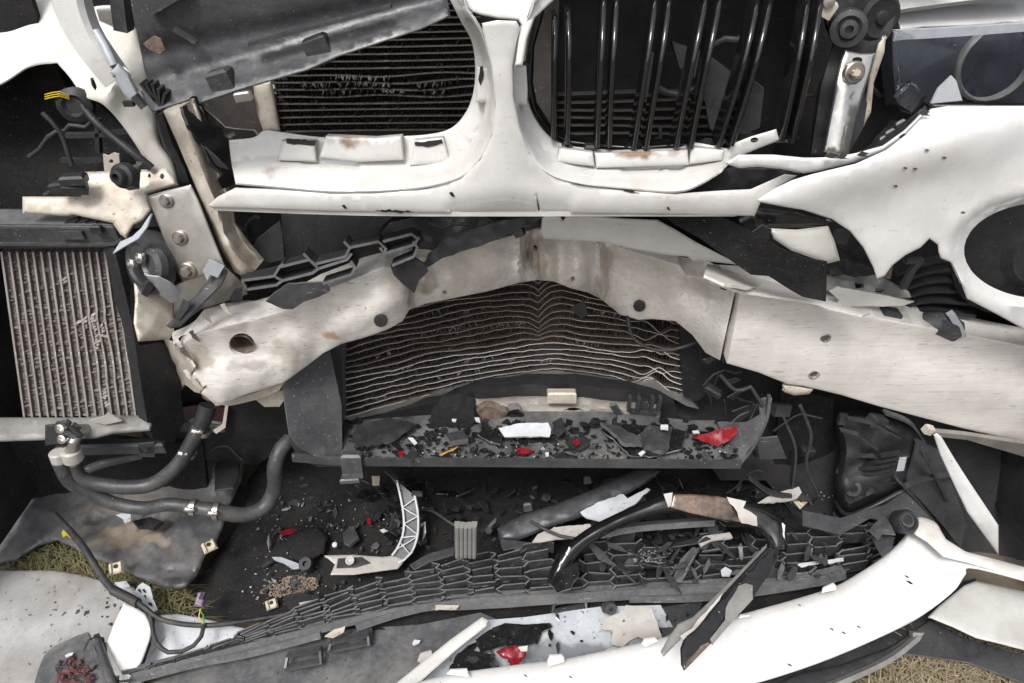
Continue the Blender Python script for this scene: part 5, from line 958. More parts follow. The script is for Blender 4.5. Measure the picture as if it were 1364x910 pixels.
tube('loop_cable', [Z(.065)(200, 818), Z(.06)(203, 836), Z(.055)(208, 856), Z(.05)(224, 869), Z(.05)(242, 868), Z(.05)(258, 860), Z(.05)(268, 848), Z(.05)(272, 832)], .0036, CABLE, har)
link('tape_sleeve', *sweep_geo([Z(.082)(150, 786), Z(.078)(166, 794), Z(.074)(184, 804)], [(.0085*math.cos(t), .0085*math.sin(t)) for t in np.linspace(0, 6.28, 11)[:-1]], (0, .5, .8)), CABLE, har)
cn = link('connector', *box_geo(Z(.06)(268, 799), .014, .022, .014, rotm(z=-6, x=20), .002), PURPLE, har, smooth=False)
box('connector_latch', Z(.068)(270, 794), (.008, .012, .006), GREYPL, cn, rotm(z=-6))
tube('green_wire', [Z(.058)(266, 812), Z(.06)(271, 820), Z(.052)(272, 832)], .0012, GREENW, har, 6); tube('yellow_wire', [Z(.06)(267, 811), Z(.056)(265, 822), Z(.052)(270, 831)], .0012, YELLW, har, 6)
dh = plate('hinge_arm', GREYPL, Z(.06), [(124, 846), (132, 843), (142, 868), (150, 890), (158, 912), (140, 912), (132, 884)], None, th=.014, grid=7, roll=(5, .008), lab='dark broken hinge arm lying on the dusty panel', cat='hinge arm')
tube('hinge_wire', [Z(.05)(112, 866), Z(.07)(118, 853), Z(.06)(128, 848)], .0015, CABLE, dh); tube('hinge_wire', [Z(.05)(140, 900), Z(.05)(160, 908), Z(.04)(176, 906)], .002, CABLE, dh)
plate('white_chip', PANELB, Z(.02), [(86, 873), (92, 870), (98, 869), (96, 873), (88, 876)], None, th=.001, grid=5, lab='little white chip on the sooty part of the dusty panel', cat='chip')
crumbs('red_crumbs', [(76, 884), (96, 876), (126, 896), (120, 912), (76, 912)], Z(.017), 110, REDDIRT, .002, .006, 4, 'reddish crumbs on the sooty corner of the dusty panel')

# ================================================================== on the shield
crumbs('gravel_pile', [(345, 790), (362, 776), (390, 766), (420, 770), (426, 780), (410, 792), (370, 796)], Z(.006), 900, MUD, .0008, .0026, 6, 'little heap of brown gravel on the black shield')
crumbs('glass_crumbs', [(320, 790), (340, 680), (420, 650), (540, 690), (560, 730), (480, 770), (420, 800), (340, 810)], Z(.006), 200, PANELG, .0006, .0022, 7, 'white glass crumbs sprinkled over the black shield')
crumbs('glass_crumbs', [(1000, 620), (1060, 640), (1110, 660), (1090, 690), (1020, 660)], Z(.05), 26, PANELB, .0008, .0026, 8, 'white crumbs in the dark hollow below the right beam')
dk = plate('black_disc', SHIELD, Z(.03), [(384, 736), (382, 716), (396, 706), (420, 702), (436, 714), (432, 736), (414, 746), (396, 746)], None, th=.012, grid=8, sm=True, wob=.004, wfreq=.06, roll=(4, .005), lab='dull black disc shaped lump beside the gravel heap', cat='lump')
wl_ = lathe('rubber_mount', Z(.03)(408, 752), (-.1, -.4, .9), [(.004, .0), (.005, .008), (.012, .008), (.0135, .004), (.0135, -.006), (.010, -.008)], BLACK, None, 22); tag(wl_, 'small round rubber foot with a central hole by the gravel heap', 'rubber foot')
plate('blue_tab', BLUEGREY, Z(.03), [(362, 742), (374, 742), (396, 750), (404, 756), (390, 758), (378, 750), (366, 746)], None, th=.003, grid=6, lab='blue grey tab left of the small rubber foot', cat='tab')
plate('red_chip', RED, Z(.02), [(372, 708), (388, 704), (396, 706), (388, 711), (376, 712)], None, th=.003, grid=6, lab='thin red chip on the shield above the black disc', cat='chip')
plate('red_chip', RED, Z(.02), [(488, 692), (493, 690), (494, 697), (489, 698)], None, th=.003, grid=5, lab='small red chip on the shield left of the ribbed bracket', cat='chip')
plate('white_chip', PANELB, Z(.02), [(506, 706), (516, 703), (517, 707), (510, 710)], None, th=.002, grid=5, lab='white chip just left of the ribbed bracket', cat='chip')
lathe_o = lathe('white_bead', Z(.025)(446, 726), (0, -.3, 1), [(.003, -.004), (.0055, -.001), (.005, .003), (.002, .005)], PANELB, None, 12); tag(lathe_o, 'small white bead above the pale bracket plate', 'bead')
plate('black_shard', DUSTY, Z(.03), [(456, 710), (470, 700), (478, 716), (466, 726), (458, 722)], None, th=.008, grid=6, lab='black block shaped shard in the middle of the shield', cat='shard')
rbk = thing('ribbed_bracket', 'curved blue grey ribbed bracket standing on the shield with a pale plate at its foot', 'bracket', Z(.03)(540, 730))
BS1 = Z(lambda px, py: .05+.0009*(740-py))
left = [(528, 640), (532, 656), (536, 676), (538, 696), (536, 714), (528, 732), (522, 740)]; right = [(552, 660), (556, 680), (557, 700), (555, 718), (548, 736), (538, 746), (530, 750)]
sweep('outer_rib', [BS1(*p) for p in left], rect(.0036, .018), BLUEGREY, rbk, dd=(0, .62, -.78)); sweep('inner_rib', [BS1(*p) for p in right], rect(.0036, .018), BLUEGREY, rbk, dd=(0, .62, -.78))
sweep('top_stub', [BS1(548, 660), BS1(562, 661)], rect(.004, .01), GREYPL, rbk, sm=False); sweep('upper_arm', [BS1(512, 628), BS1(520, 634), BS1(528, 644)], rect(.004, .014), GREYPL, rbk)
g = []
for a, b in (((536, 676), (553, 664)), ((536, 676), (556, 688)), ((538, 698), (556, 688)), ((538, 698), (556, 712)), ((536, 716), (556, 714)), ((528, 732), (554, 716)), ((534, 724), (546, 738))): g.append(sweep_geo([BS1(*a), BS1(*b)], rect(.0018, .014), (0, .62, -.78), sm=False))
link('cross_rib', *merge(g), BLUEGREY, rbk, smooth=False)
bpL = [p for p in left]; plate('web', GREYPL, lambda x, y, o=0: BS1(x, y, o+.008), left+right[::-1], rbk, th=.002, grid=8)
fp = plate('foot_plate', PANELG, Z(lambda px, py: .06-.0002*(px-430)), [(432, 740), (470, 739), (510, 742), (526, 740), (540, 746), (530, 758), (500, 762), (470, 766), (440, 766), (446, 752)], rbk, th=.005, grid=7, roll=(2, .002), jag=.3)
plate('foot_recess', GREYPL, Z(lambda px, py: .0615-.0002*(px-430)), [(450, 744), (482, 742), (494, 750), (474, 756), (448, 757)], fp, th=.001, grid=6); v, f = lathe_geo(Z(.063)(466, 747), (0, -.3, 1), [(.008, -.002), (.008, .001), (.005, .001), (.004, -.001)], 16); link('foot_ring', v, f, PANELG, fp)
fb = thing('fluted_block', 'small grey fluted plastic block standing behind the honeycomb grille', 'block', Z(.06)(620, 740))
for i in range(5): sweep('flute', [Y(-.15)(608.5+i*5.8, 704+abs(i-2)*-.6+1), Y(-.15)(609+i*5.6, 744+abs(i-2)*.5)], [(-.0045, .006), (-.0028, .001), (0, 0), (.0028, .001), (.0045, .006), (.0045, .014), (-.0045, .014)], SCUFF, fb, sm=False)
tube('thin_wire', [Z(.04)(562, 678), Z(.06)(578, 682), Z(.07)(596, 694), Z(.07)(616, 706)], .003, CABLE, None, lab='thin black wire running to the fluted block', cat='wire')
tube('wire_end', [Z(.045)(562, 676), Z(.045)(572, 679)], .0014, YELLW, bpy.data.objects['thin_wire'], 6)
# long curved duct strip and shards behind the honeycomb grille
cdS = Z(lambda px, py: .085+.0006*(690-py))
cdu = plate('duct_strip', LINERP, cdS, [(662, 704), (676, 696), (700, 684), (740, 672), (790, 652), (830, 632), (862, 622), (880, 628), (860, 644), (840, 656), (800, 676), (772, 690), (740, 700), (710, 712), (690, 720), (666, 720)], None, th=.016, grid=9, wob=.005, wfreq=.03, roll=(5, .006), lab='dusty black curved duct strip rising towards the right under the tray', cat='duct')
box('strip_tab', cdS(703, 676)+Vector((0, 0, .004)), (.016, .012, .016), GREYPL, cdu, rotm(x=-20, y=-10), .003); box('strip_tab', cdS(782, 640)+Vector((0, 0, .004)), (.014, .012, .014), DUSTY, cdu, rotm(x=-20, y=-10), .003)
plate('torn_end', LINERP, Z(.075), [(666, 718), (704, 722), (702, 732), (694, 736), (684, 730), (670, 732)], cdu, th=.003, grid=7, jag=.5)
tube('strip_cord', [Z(.12)(706, 694), Z(.11)(724, 704), Z(.105)(746, 714), Z(.1)(770, 718)], .003, CABLE, cdu)
shard('white_shard', PANELG, [(709, 722), (716, 712), (738, 702), (786, 698), (788, 702), (770, 716), (740, 718), (718, 722)], Z(.1), 'white blade shaped shard left of the black trim, in front of the duct strip', wob=.003)
shard('white_shard', PANELB, [(773, 682), (800, 668), (830, 658), (836, 664), (862, 650), (866, 652), (850, 668), (812, 690), (800, 694), (782, 690)], Z(.13), 'white torn shard lying on the duct strip against the black trim', jag=.8, wob=.004)
# gloss black trim, big curved piece
gtS = Z(lambda px, py: .15+.0007*(720-py))
gt = plate('gloss_trim', GLOSS, gtS, [(728, 778), (736, 752), (752, 728), (786, 702), (830, 680), (862, 666), (884, 657), (896, 655), (940, 660), (1000, 668), (1032, 682), (1046, 700), (1048, 734), (1030, 738), (1022, 722), (1010, 706), (980, 698), (940, 690), (912, 684), (880, 686), (850, 694), (812, 710), (780, 730), (760, 752), (748, 776), (738, 782)], None, th=.006, grid=7, sm=True, roll=(8, .012), wob=.003, lab='curved gloss black trim arching over the honeycomb grille', cat='trim')
plate('scraped_patch', PANELG, lambda x, y, o=0: gtS(x, y, o-.0015), [(968, 662), (994, 668), (990, 677), (1000, 682), (1008, 688), (1009, 701), (988, 697), (982, 682)], gt, th=.001, grid=6, jag=.8)  # pale patches laid on the gloss trim
plate('scraped_patch', PANELG, lambda x, y, o=0: gtS(x, y, o-.0015), [(884, 658), (896, 656), (894, 674), (890, 676)], gt, th=.001, grid=6)
plate('mirror_band', REFLECT, lambda x, y, o=0: gtS(x, y, o-.0018), [(897, 658), (930, 659), (957, 661), (968, 664), (980, 682), (988, 696), (954, 691), (920, 684), (893, 676)], gt, th=.001, grid=7, roll=(2, .001), jag=.5)  # painted reflection on the gloss black trim
plate('trim_tail', GLOSSD, Z(.12), [(732, 778), (746, 756), (770, 748), (772, 762), (760, 784), (742, 790)], gt, th=.004, grid=6, jag=.8)
shard('white_shard', PANELG, [(1009, 670), (1026, 660), (1050, 652), (1064, 648), (1068, 656), (1062, 664), (1040, 668)], Z(.12), 'white shard pointing left beside the beige clip under the right beam')
# long gloss strip with broken white end
gsS = Z(lambda px, py: .24-.0002*(py-700))
gst = thing('gloss_strip', 'long gloss black trim strip with scraped white back, lying across the white bumper lip', 'trim', gsS(960, 800))
plate('strip_face', GLOSSD, gsS, [(1023, 728), (1037, 731), (1036, 746), (1022, 768), (1008, 788), (1000, 806), (966, 826), (950, 854), (911, 894), (907, 886), (906, 864), (912, 848), (928, 832), (946, 812), (970, 784), (1000, 752)], gst, th=.006, grid=7, roll=(3, .003), jag=.4)
plate('strip_back', SCUFF, lambda x, y, o=0: gsS(x, y, o+.014), [(880, 868), (890, 850), (903, 831), (923, 822), (963, 784), (1000, 746), (1022, 724), (1018, 734), (962, 796), (928, 832), (906, 852), (884, 875)], gst, th=.006, grid=7, roll=(2, .002))
plate('strip_inner', SCUFF, lambda x, y, o=0: gsS(x, y, o-.003), [(984, 780), (994, 777), (1003, 780), (1003, 798), (980, 823), (949, 859), (946, 851), (966, 826), (967, 810)], gst, th=.003, grid=6, jag=.4)
plate('strip_rib', PANELG, lambda x, y, o=0: gsS(x, y, o-.003), [(906, 847), (922, 837), (929, 826), (946, 808), (963, 790), (958, 800), (944, 816), (930, 834), (910, 853)], gst, th=.003, grid=5, jag=.6)
plate('rust_tip', RUST, lambda x, y, o=0: gsS(x, y, o-.0012), [(911, 893), (916, 880), (934, 860), (945, 855), (944, 859), (926, 878)], gst, th=.0008, grid=5, jag=.8)
for q in ([(1042, 696), (1046, 700), (1045, 712), (1047, 722), (1043, 714)], [(742, 762), (745, 752), (748, 746), (746, 756)], [(753, 738), (758, 728), (760, 730), (756, 740)]): plate('scraped_edge', PANELB, lambda x, y, o=0: gtS(x, y, o-.003), q, gt, th=.001, grid=4, jag=.6, jstep=3)

# ================================================================== lower honeycomb grille
lg = thing('lower_grille', 'dusty dark honeycomb lower grille lying across the foreground', 'grille', Z(.03)(640, 780))
bot = [(176, 896), (260, 874), (330, 856), (450, 826), (520, 810), (570, 802), (650, 796), (760, 790), (880, 783), (1000, 776), (1090, 768), (1160, 748), (1200, 730)]
top = [(170, 893), (260, 868), (330, 838), (398, 806), (470, 778), (540, 758), (570, 751), (610, 742), (650, 735), (700, 726), (800, 708), (900, 700), (1000, 692), (1090, 690), (1170, 700)]
bx_, by_ = zip(*bot); tx_, ty_ = zip(*top)
def gm(u, v):
    x = 176+u*(1200-176); yb = np.interp(x, bx_, by_); xt = x-14*v+u*v*10; yt = np.interp(xt, tx_, ty_)
    return (x*(1-v)+xt*v, yb*(1-v)+yt*v)
def gz(u, v): return .042+.04*v*min(1, .15+u*2.2)
def gp(u, v):
    px, py = gm(u, v); return Z(gz(u, v))(px, py)
rg = random.Random(12); edges = []
NCx, NR = 27, 6
for i in range(NCx):
    for j in range(NR+1):
        u0 = i/NCx; a = .8/NCx; off = .5*(i % 2); v = (j+off)/NR
        if v > 1.001: continue
        edges.append(((u0, v), (u0+a, v)))
        # slanted walls to the neighbouring column
        for dv in (.5, -.5):
            v2 = v+dv/NR
            if -.001 <= v2 <= 1.001: edges.append(((u0+a, v), (u0+1/NCx, v2)))
G = []
for (a, b) in edges:
    um = (a[0]+b[0])/2; vm = (a[1]+b[1])/2; px, py = gm(um, vm)
    if um > .985: continue
    if 730 < px < 790 and vm > .35 and rg.random() < .75: continue        # broken out under the gloss trim
    if 880 < px < 945 and vm > .45: continue                              # the ragged hole right of centre
    if 835 < px < 885 and vm > .8: continue
    if rg.random() < (.06 if um < .5 else .13): continue
    jit = lambda: Vector((rg.gauss(0, .0013), rg.gauss(0, .0013), rg.gauss(0, .002)))
    P = [gp(*a)+jit(), gp(*b)+jit()]
    dep = .026*min(1, .3+um*3)
    G.append(sweep_geo(P, [(-.0014, 0), (.0014, 0), (.0012, dep), (-.0012, dep)], (0, -.1, -1), None, .1, False))
link('honeycomb', *merge(G), SCUFFD, lg, smooth=False, rim=(EDGE, (0, .1, 1)))
def rail(name, pts, prof, m=RAILP, par=lg, **k): return sweep(name, pts, prof, m, par, dd=(0, .8, -.4), **k)
rl = [Z(.035)(x, np.interp(x, bx_, by_)+5) for x in range(180, 620, 25)]
r1 = rail('lower_rail', rl, [(-.009, -.006), (.006, -.006), (.008, .0), (.006, .014), (-.009, .014), (-.006, 0)])
rl2 = [Z(.035)(x, np.interp(x, bx_, by_)+6) for x in range(600, 1140, 25)]
r2 = rail('lower_rail', rl2, [(-.012, -.006), (.008, -.006), (.010, .0), (.008, .014), (-.012, .014), (-.008, 0)])
rail('rail_ledge', [Z(.03)(x, y) for x, y in ((176, 905), (260, 884), (340, 868), (428, 845))], [(-.007, -.006), (.005, -.006), (.005, .008), (-.007, .008)])
rail('rail_ledge', [Z(.03)(x, y) for x, y in ((476, 836), (530, 818), (574, 808))], [(-.009, -.006), (.004, -.006), (.004, .008), (-.009, .008)])
rail('rail_ledge', [Z(.03)(x, y) for x, y in ((610, 808), (680, 804), (732, 800))], [(-.008, -.006), (.004, -.006), (.004, .008), (-.008, .008)])
rail('rail_ledge', [Z(.03)(x, y) for x, y in ((838, 798), (920, 797), (1000, 790), (1090, 776))], [(-.008, -.006), (.004, -.006), (.004, .008), (-.008, .008)])
rail('top_rail', [Z(.105)(x, y) for x, y in ((800, 714), (840, 706), (880, 702), (952, 697))], rect(.012, .014))
def hook(a, b, w, h, par):
    g = [sweep_geo([Z(.03)(a, b), Z(.03)(a+w, b-w*.2)], rect(.004, .012), (0, .9, -.3), sm=False), sweep_geo([Z(.022)(a-4, b+h), Z(.022)(a+w, b+h-w*.22)], rect(.005, .012), (0, .9, -.3), sm=False),
         sweep_geo([Z(.03)(a, b), Z(.022)(a-3, b+h)], rect(.004, .012), (0, .9, -.3), sm=False), sweep_geo([Z(.03)(a+w, b-w*.2), Z(.022)(a+w+1, b+h-w*.2)], rect(.004, .012), (0, .9, -.3), sm=False)]
    link('clip_hook', *merge(g), GREYPL, par, smooth=False)
hook(382, 876, 44, 18, lg); hook(738, 806, 42, 14, lg); hook(440, 858, 50, 12, lg); hook(862, 796, 20, 6, lg); hook(1070, 772, 18, 10, lg)
plate('broken_lip', GREYPL, Z(.024), [(458, 852), (470, 842), (496, 836), (494, 846), (470, 856)], lg, th=.003, grid=6)
plate('mud_smear', CREAM, Z(.046), [(432, 848), (446, 838), (460, 834), (458, 842), (444, 850)], lg, th=.001, grid=5, jag=.8); plate('mud_smear', CREAM, Z(.046), [(580, 806), (612, 806), (608, 812), (580, 813)], lg, th=.001, grid=5, jag=.5)
plate('side_flange', GREYPL, Z(.085), [(546, 752), (570, 738), (606, 728), (604, 738), (572, 748), (552, 758)], lg, th=.004, grid=7, wob=.002)
crumbs('broken_mesh', [(850, 738), (880, 728), (895, 735), (884, 750), (862, 752)], Z(.06), 70, SCUFF, .0008, .003, 3, '', lg)
plate('pale_fragment', PANELG, Z(.09), [(930, 722), (938, 714), (972, 709), (976, 716), (948, 720), (934, 728)], lg, th=.004, grid=6, jag=.4)
for poly, lab in (([(960, 760), (966, 755), (975, 760), (972, 768), (962, 768)], 'small bluish chip in the honeycomb left of the long gloss strip'), ([(1062, 752), (1090, 746), (1094, 750), (1068, 756)], 'flat bluish chip in the right cells of the honeycomb grille'), ([(1098, 746), (1122, 743), (1124, 747), (1104, 751)], 'second flat bluish chip at the right end of the honeycomb grille')):
    shard('bluish_chip', PANELB, poly, Z(.06), lab, 'bluish chips caught in the honeycomb', th=.002, cat='chip')
bl = plate('black_bracket', BLACK, Z(.03), [(378, 794), (398, 789), (424, 793), (427, 800), (402, 802), (400, 808), (384, 812)], None, th=.012, grid=7, jag=.3, lab='small black bracket beside the lone beige clip on the shield', cat='bracket')
plate('pale_strip', PANELG, Z(.034), [(398, 803), (420, 799), (420, 802), (400, 807)], bl, th=.001, grid=5)

# ================================================================== foreground panels under the honeycomb grille
plate('speckled_plate', GRIME, Z(.004), [(196, 912), (260, 890), (330, 872), (400, 852), (470, 838), (560, 832), (640, 816), (664, 826), (620, 870), (560, 920), (520, 960), (300, 960)], None, th=.004, grid=14, wob=.004, wfreq=.02, lab='speckled dark plate lying in the foreground left of the thin white strip', cat='plate')
shard('white_chip', PANELB, [(549, 857), (552, 852), (560, 853), (558, 857), (551, 860)], Z(.012), 'white chip on the speckled plate near the thin white strip', cat='chip')
pb = plate('backing_panel', PANELD, Z(lambda px, py: .012+.0002*(880-py)), [(560, 912), (610, 860), (650, 826), (700, 822), (800, 808), (880, 806), (905, 850), (880, 862), (740, 890), (640, 905)], None, th=.004, grid=12, wob=.003, wfreq=.02, lab='bluish white backing panel lying under the honeycomb grille', cat='panel')
shard('black_shard', GLOSSD, [(634, 852), (650, 840), (672, 830), (700, 832), (732, 830), (736, 834), (722, 842), (716, 858), (690, 860), (664, 862), (640, 870)], Z(.03), 'gloss black star shaped shard behind the red lens shard', wob=.003, jag=.5)
shard('black_shard', GLOSSD, [(598, 892), (610, 870), (628, 866), (656, 872), (664, 886), (640, 898), (612, 904)], Z(.035), 'gloss black shard wedged between thin white strip and red lens shard', wob=.004, jag=.6)
rs = thing('red_lens', 'bright red lens shard with a pointed foot in the foreground', 'lens shard', Z(.05)(682, 876))
RSf = Z(lambda px, py: .07-.0006*(py-870)); plate('lens_shell', RED, RSf, [(660, 868), (672, 862), (690, 860), (702, 866), (700, 874), (692, 884), (690, 892), (680, 892), (678, 880), (668, 876)], rs, th=.005, grid=5, wob=.006, wfreq=.08, roll=(3, .004)); plate('broken_edge', PANELG, lambda x, y, o=0: RSf(x, y, o-.001), [(690, 862), (703, 860), (702, 868), (694, 868)], rs, th=.001, grid=4)
sw = plate('thin_strip', PRIMER, Z(.06), [(518, 918), (560, 884), (600, 852), (642, 822), (650, 826), (648, 834), (610, 864), (574, 896), (546, 922)], None, th=.008, grid=7, roll=(3, .003), lab='thin creamy white strip pointing up to the honeycomb grille', cat='strip')
plate('strip_tab', PANELG, Z(.05), [(556, 880), (560, 870), (574, 866), (576, 872), (562, 884)], sw, th=.003, grid=5)
gr_ = thing('rubber_grommet', 'grey rubber grommet with a hole standing on a broken white plate', 'grommet', Z(.05)(812, 810))
lathe('grommet_disc', Z(.05)(813, 810), (.1, -.75, .6), [(.0025, .0), (.003, .006), (.010, .006), (.0115, .002), (.0115, -.004), (.004, -.006)], BLACK if False else RUBBER, gr_, 24); lathe('grommet_neck', Z(.05)(808, 812), (.1, -.75, .6), [(.007, -.014), (.008, -.002)], RUBBER, gr_, 16)
bw = plate('broken_plate', PANELG, Z(lambda px, py: .04+.0002*(850-py)), [(800, 838), (806, 824), (826, 816), (834, 806), (868, 810), (882, 850), (864, 852), (850, 848), (838, 854), (830, 862), (814, 858), (816, 840)], None, th=.004, grid=8, jag=.8, lab='broken white plate under the rubber grommet', cat='plate', holes=[[(831+1.8*math.cos(t), 827+1.8*math.sin(t)) for t in np.linspace(0, 6.28, 8)[:-1]]])
plate('dark_shard', DUSTY, Z(.02), [(864, 812), (900, 806), (936, 800), (930, 818), (890, 846), (880, 850), (872, 830)], None, th=.003, grid=8, lab='dark torn plate between broken white plate and long gloss strip', cat='plate')
shard('white_splinter', PANELB, [(804, 868), (828, 856), (830, 858), (812, 868)], Z(.02), 'thin white splinter on the backing panel by the white bumper lip', cat='splinter')
# ================================================================== white lower bumper lip
bl_top = [(480, 930), (560, 908), (600, 898), (640, 892), (700, 884), (750, 878), (800, 868), (850, 857), (900, 845), (960, 826), (1010, 812), (1060, 798), (1110, 782), (1140, 766), (1176, 742), (1202, 718), (1213, 698), (1218, 690), (1226, 689), (1238, 692), (1248, 698), (1254, 708), (1260, 718), (1270, 728), (1288, 735), (1420, 770)]
bl_bot = [(1420, 790), (1300, 758), (1286, 766), (1272, 786), (1240, 812), (1200, 836), (1110, 876), (1026, 905), (960, 922), (860, 960), (480, 960)]
lipz = lambda px, py: float(np.interp(py-np.interp(px, [p[0] for p in bl_top], [p[1] for p in bl_top]), [0, 14, 70, 95, 140], [.086, .092, .078, .066, .045]))+.05*max(0, (px-1050)/250)
lip = plate('bumper_lip', WHITEB, Z(lipz), bl_top+bl_bot, None, th=.004, grid=9, roll=(3, .003), wob=.002, wfreq=.015, lab='large torn white lower bumper lip sweeping up to the right in the foreground', cat='bumper piece', sm=True)
plate('lip_underside', BLACK, Z(.012), [(900, 935), (960, 915), (1026, 898), (1110, 868), (1200, 828), (1240, 804), (1272, 778), (1300, 770), (1300, 790), (1262, 812), (1228, 838), (1190, 860), (1120, 886), (1040, 912), (960, 950)], lip, th=.004, grid=12)
def lz(px, py): return Z(lambda a, b: lipz(a, b)+.0012)(px, py)
for (a, b, s) in ((1208, 768, 3), (1212, 776, 5), (1108, 838, 3), (1124, 843, 3), (1144, 835, 3), (1052, 886, 4), (700, 900, 3), (760, 902, 3), (1065, 806, 2)):
    plate('paint_chip', HOLE, Z(lambda x, y: lipz(x, y)+.0015), [(a-s, b-s*.5), (a, b-s*.4), (a+s, b+s*.5), (a+s*.2, b+s*.4)], lip, th=.0008, grid=4)
for poly in ([(729, 880), (732, 872), (748, 871), (752, 876), (752, 882), (730, 888)], [(594, 898), (600, 891), (622, 890), (626, 902)], [(1094, 790), (1096, 782), (1110, 776), (1114, 780), (1114, 786)], [(982, 824), (986, 818), (998, 818), (1000, 822)], [(854, 858), (858, 850), (872, 848), (878, 854), (860, 862)]):
    plate('lip_tab', WHITEB, Z(.1 if poly[0][0] < 1000 else .118), poly, lip, th=.003, grid=6, roll=(2.5, .002))
plate('lip_return', PRIMER, Z(.15), [(1214, 694), (1226, 689), (1248, 698), (1260, 718), (1288, 736), (1420, 772), (1420, 790), (1288, 750), (1256, 742), (1234, 722), (1218, 712)], lip, th=.004, grid=9, roll=(3, .004))
sp = plate('spoiler_strip', DUSTY, Z(.02), [(1000, 930), (1060, 898), (1120, 886), (1180, 864), (1226, 840), (1229, 848), (1190, 878), (1140, 904), (1090, 935)], None, th=.01, grid=9, roll=(4, .004), lab='dark spoiler strip with a pale rim showing below the white bumper lip', cat='spoiler')
sweep('pale_rim', [Z(.03)(1070, 930), Z(.03)(1124, 909), Z(.03)(1186, 880), Z(.03)(1230, 846), Z(.03)(1216, 846)], rect(.008, .012), SCUFF, sp, dd=(0, .6, -.6))
plate('wing_scrap', HAZE, Z(.06), [(1236, 822), (1250, 808), (1284, 780), (1300, 774), (1420, 800), (1420, 880), (1300, 850), (1270, 836)], None, th=.004, grid=10, wob=.003, roll=(3, .003), lab='pale grey scrap of wing behind the tip of the white bumper lip', cat='panel')
plate('black_plate', DUSTY, Z(.02), [(1180, 868), (1226, 836), (1240, 826), (1280, 848), (1420, 890), (1420, 930), (1290, 882), (1220, 872)], None, th=.004, grid=10, wob=.003, lab='black plate lying on the dry grass at the lower right', cat='plate')
# right hand bits
plate('body_strip', WHITEB, Y([(1245, 580, -.06), (1290, 660, -.08), (1260, 640, -.07)]), [(1243, 579), (1248, 577), (1254, 582), (1272, 612), (1290, 640), (1330, 700), (1330, 740), (1288, 682), (1268, 640), (1252, 606)], None, th=.004, grid=8, roll=(2, .002), lab='narrow white strip standing at the right edge under the beam', cat='strip')
se = lathe('round_sensor', Z(.16)(1208, 695), (.1, -.6, .8), [(.020, -.02), (.021, .0), (.018, .006), (.014, .006), (.012, .002)], BLACK, None, 26); tag(se, 'round black parking sensor at the tip of the white bumper lip', 'sensor')
lathe('sensor_ring', Z(.166)(1209, 693), (.1, -.6, .8), [(.0115, -.001), (.0115, .001), (.009, .001), (.009, -.001)], GREYPL, se, 24)
plate('clear_shard', GREYPL, Z(.15), [(1158, 706), (1166, 696), (1178, 686), (1186, 698), (1193, 712), (1176, 710), (1170, 718)], None, th=.003, grid=6, wob=.004, lab='dull translucent grey shard beside the round sensor', cat='shard')
plate('dark_shard', LINERP, Z(.12), [(1160, 712), (1176, 712), (1192, 716), (1188, 730), (1176, 742), (1168, 728)], None, th=.003, grid=6, lab='dark torn shard below the translucent grey shard', cat='shard')


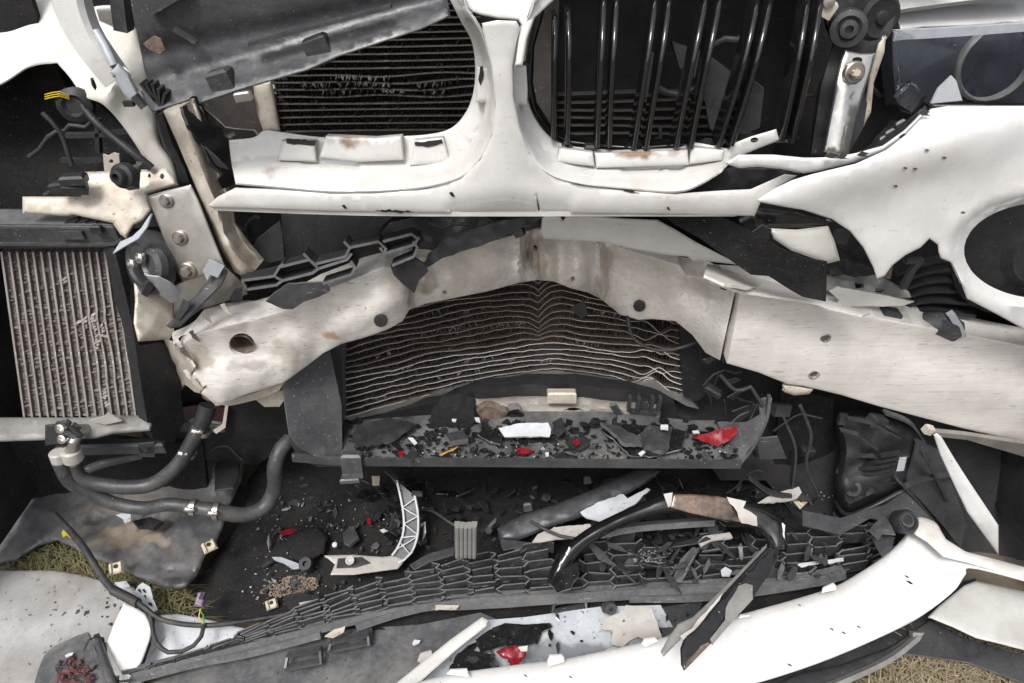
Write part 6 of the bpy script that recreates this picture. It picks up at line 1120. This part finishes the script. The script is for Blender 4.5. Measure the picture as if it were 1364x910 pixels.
# broken bits heaped over the ground and between the cells of the lower grille
rq = random.Random(91)
def bits(name, poly, z0, z1, n, m, smin, smax, lab, stretch=1.0):
    A_ = np.array(poly, float); x0, y0 = A_.min(0); x1, y1 = A_.max(0); gg = []; k_ = 0
    while k_ < n:
        q = np.array([[rq.uniform(x0, x1), rq.uniform(y0, y1)]])
        if not inside(list(A_), q)[0]: continue
        k_ += 1; s = rq.uniform(smin, smax)*rq.choice([.5, .7, 1, 1.3]); p = Z(rq.uniform(z0, z1))(*q[0]); ns = rq.randint(4, 7); a0 = rq.uniform(0, 6.28); R = rotm(rq.uniform(-35, 35), rq.uniform(-35, 35), rq.uniform(0, 360)); el = rq.uniform(1, 2.6)*stretch
        tp = [p+R@Vector((math.cos(a0+6.28*i/ns)*s*el*rq.uniform(.6, 1.3), math.sin(a0+6.28*i/ns)*s*rq.uniform(.5, 1.2), rq.gauss(0, s*.12))) for i in range(ns)]; bt = [v-R@Vector((0, 0, .0022)) for v in tp]
        if smax > .008 and rq.random() < .3:                                         # snapped ribs, pegs and little clips among the flakes
            if rq.random() < .5: gg.append(box_geo(p, s*rq.uniform(1.5, 4), s*.35, s*.45, R, s*.08))
            else:
                gg.append(box_geo(p, s*1.6, s*.3, s*.5, R)); gg.append(box_geo(p+R@Vector((s*.7, s*.5, 0)), s*.3, s*1.1, s*.5, R)); gg.append(box_geo(p+R@Vector((-s*.7, s*.5, 0)), s*.3, s*1.1, s*.5, R))
            continue
        gg.append((tp+bt, [tuple(range(ns)), tuple(ns+i for i in reversed(range(ns)))]+[(i, (i+1) % ns, ns+(i+1) % ns, ns+i) for i in range(ns)]))
    o = link(name, *merge(gg), m, None, smooth=False, kind='stuff'); tag(o, lab, 'debris')
LOW = [(470, 640), (650, 640), (980, 640), (1160, 690), (1120, 760), (760, 780), (600, 745), (520, 720)]
bits('dark_debris', LOW, .012, .04, 330, BLACK, .004, .013, 'dusty black plastic debris heaped behind and under the honeycomb grille')
bits('gloss_debris', LOW, .02, .05, 90, GLOSSD, .003, .012, 'gloss black slivers heaped behind the honeycomb grille', 1.5)
bits('grille_debris', [(780, 700), (1100, 690), (1130, 770), (800, 780)], .05, .085, 110, DUSTY, .003, .011, 'grey plastic slivers lying on the right half of the honeycomb grille', 1.6)
bits('shield_debris', [(330, 690), (400, 640), (540, 650), (560, 740), (460, 780), (350, 800)], .006, .016, 150, DUSTY, .0015, .006, 'small dark debris sprinkled over the black felt shield')
bits('plate_debris', [(600, 850), (660, 826), (900, 808), (940, 810), (900, 845), (740, 880), (620, 895)], .02, .03, 34, GLOSSD, .002, .007, 'little black slivers on the bluish white backing panel')
bits('panel_debris', [(60, 780), (150, 780), (180, 830), (150, 900), (60, 905)], .018, .021, 40, DUSTY, .001, .004, 'dark specks of debris on the dusty panel at the lower left')
bpy.context.view_layer.update()
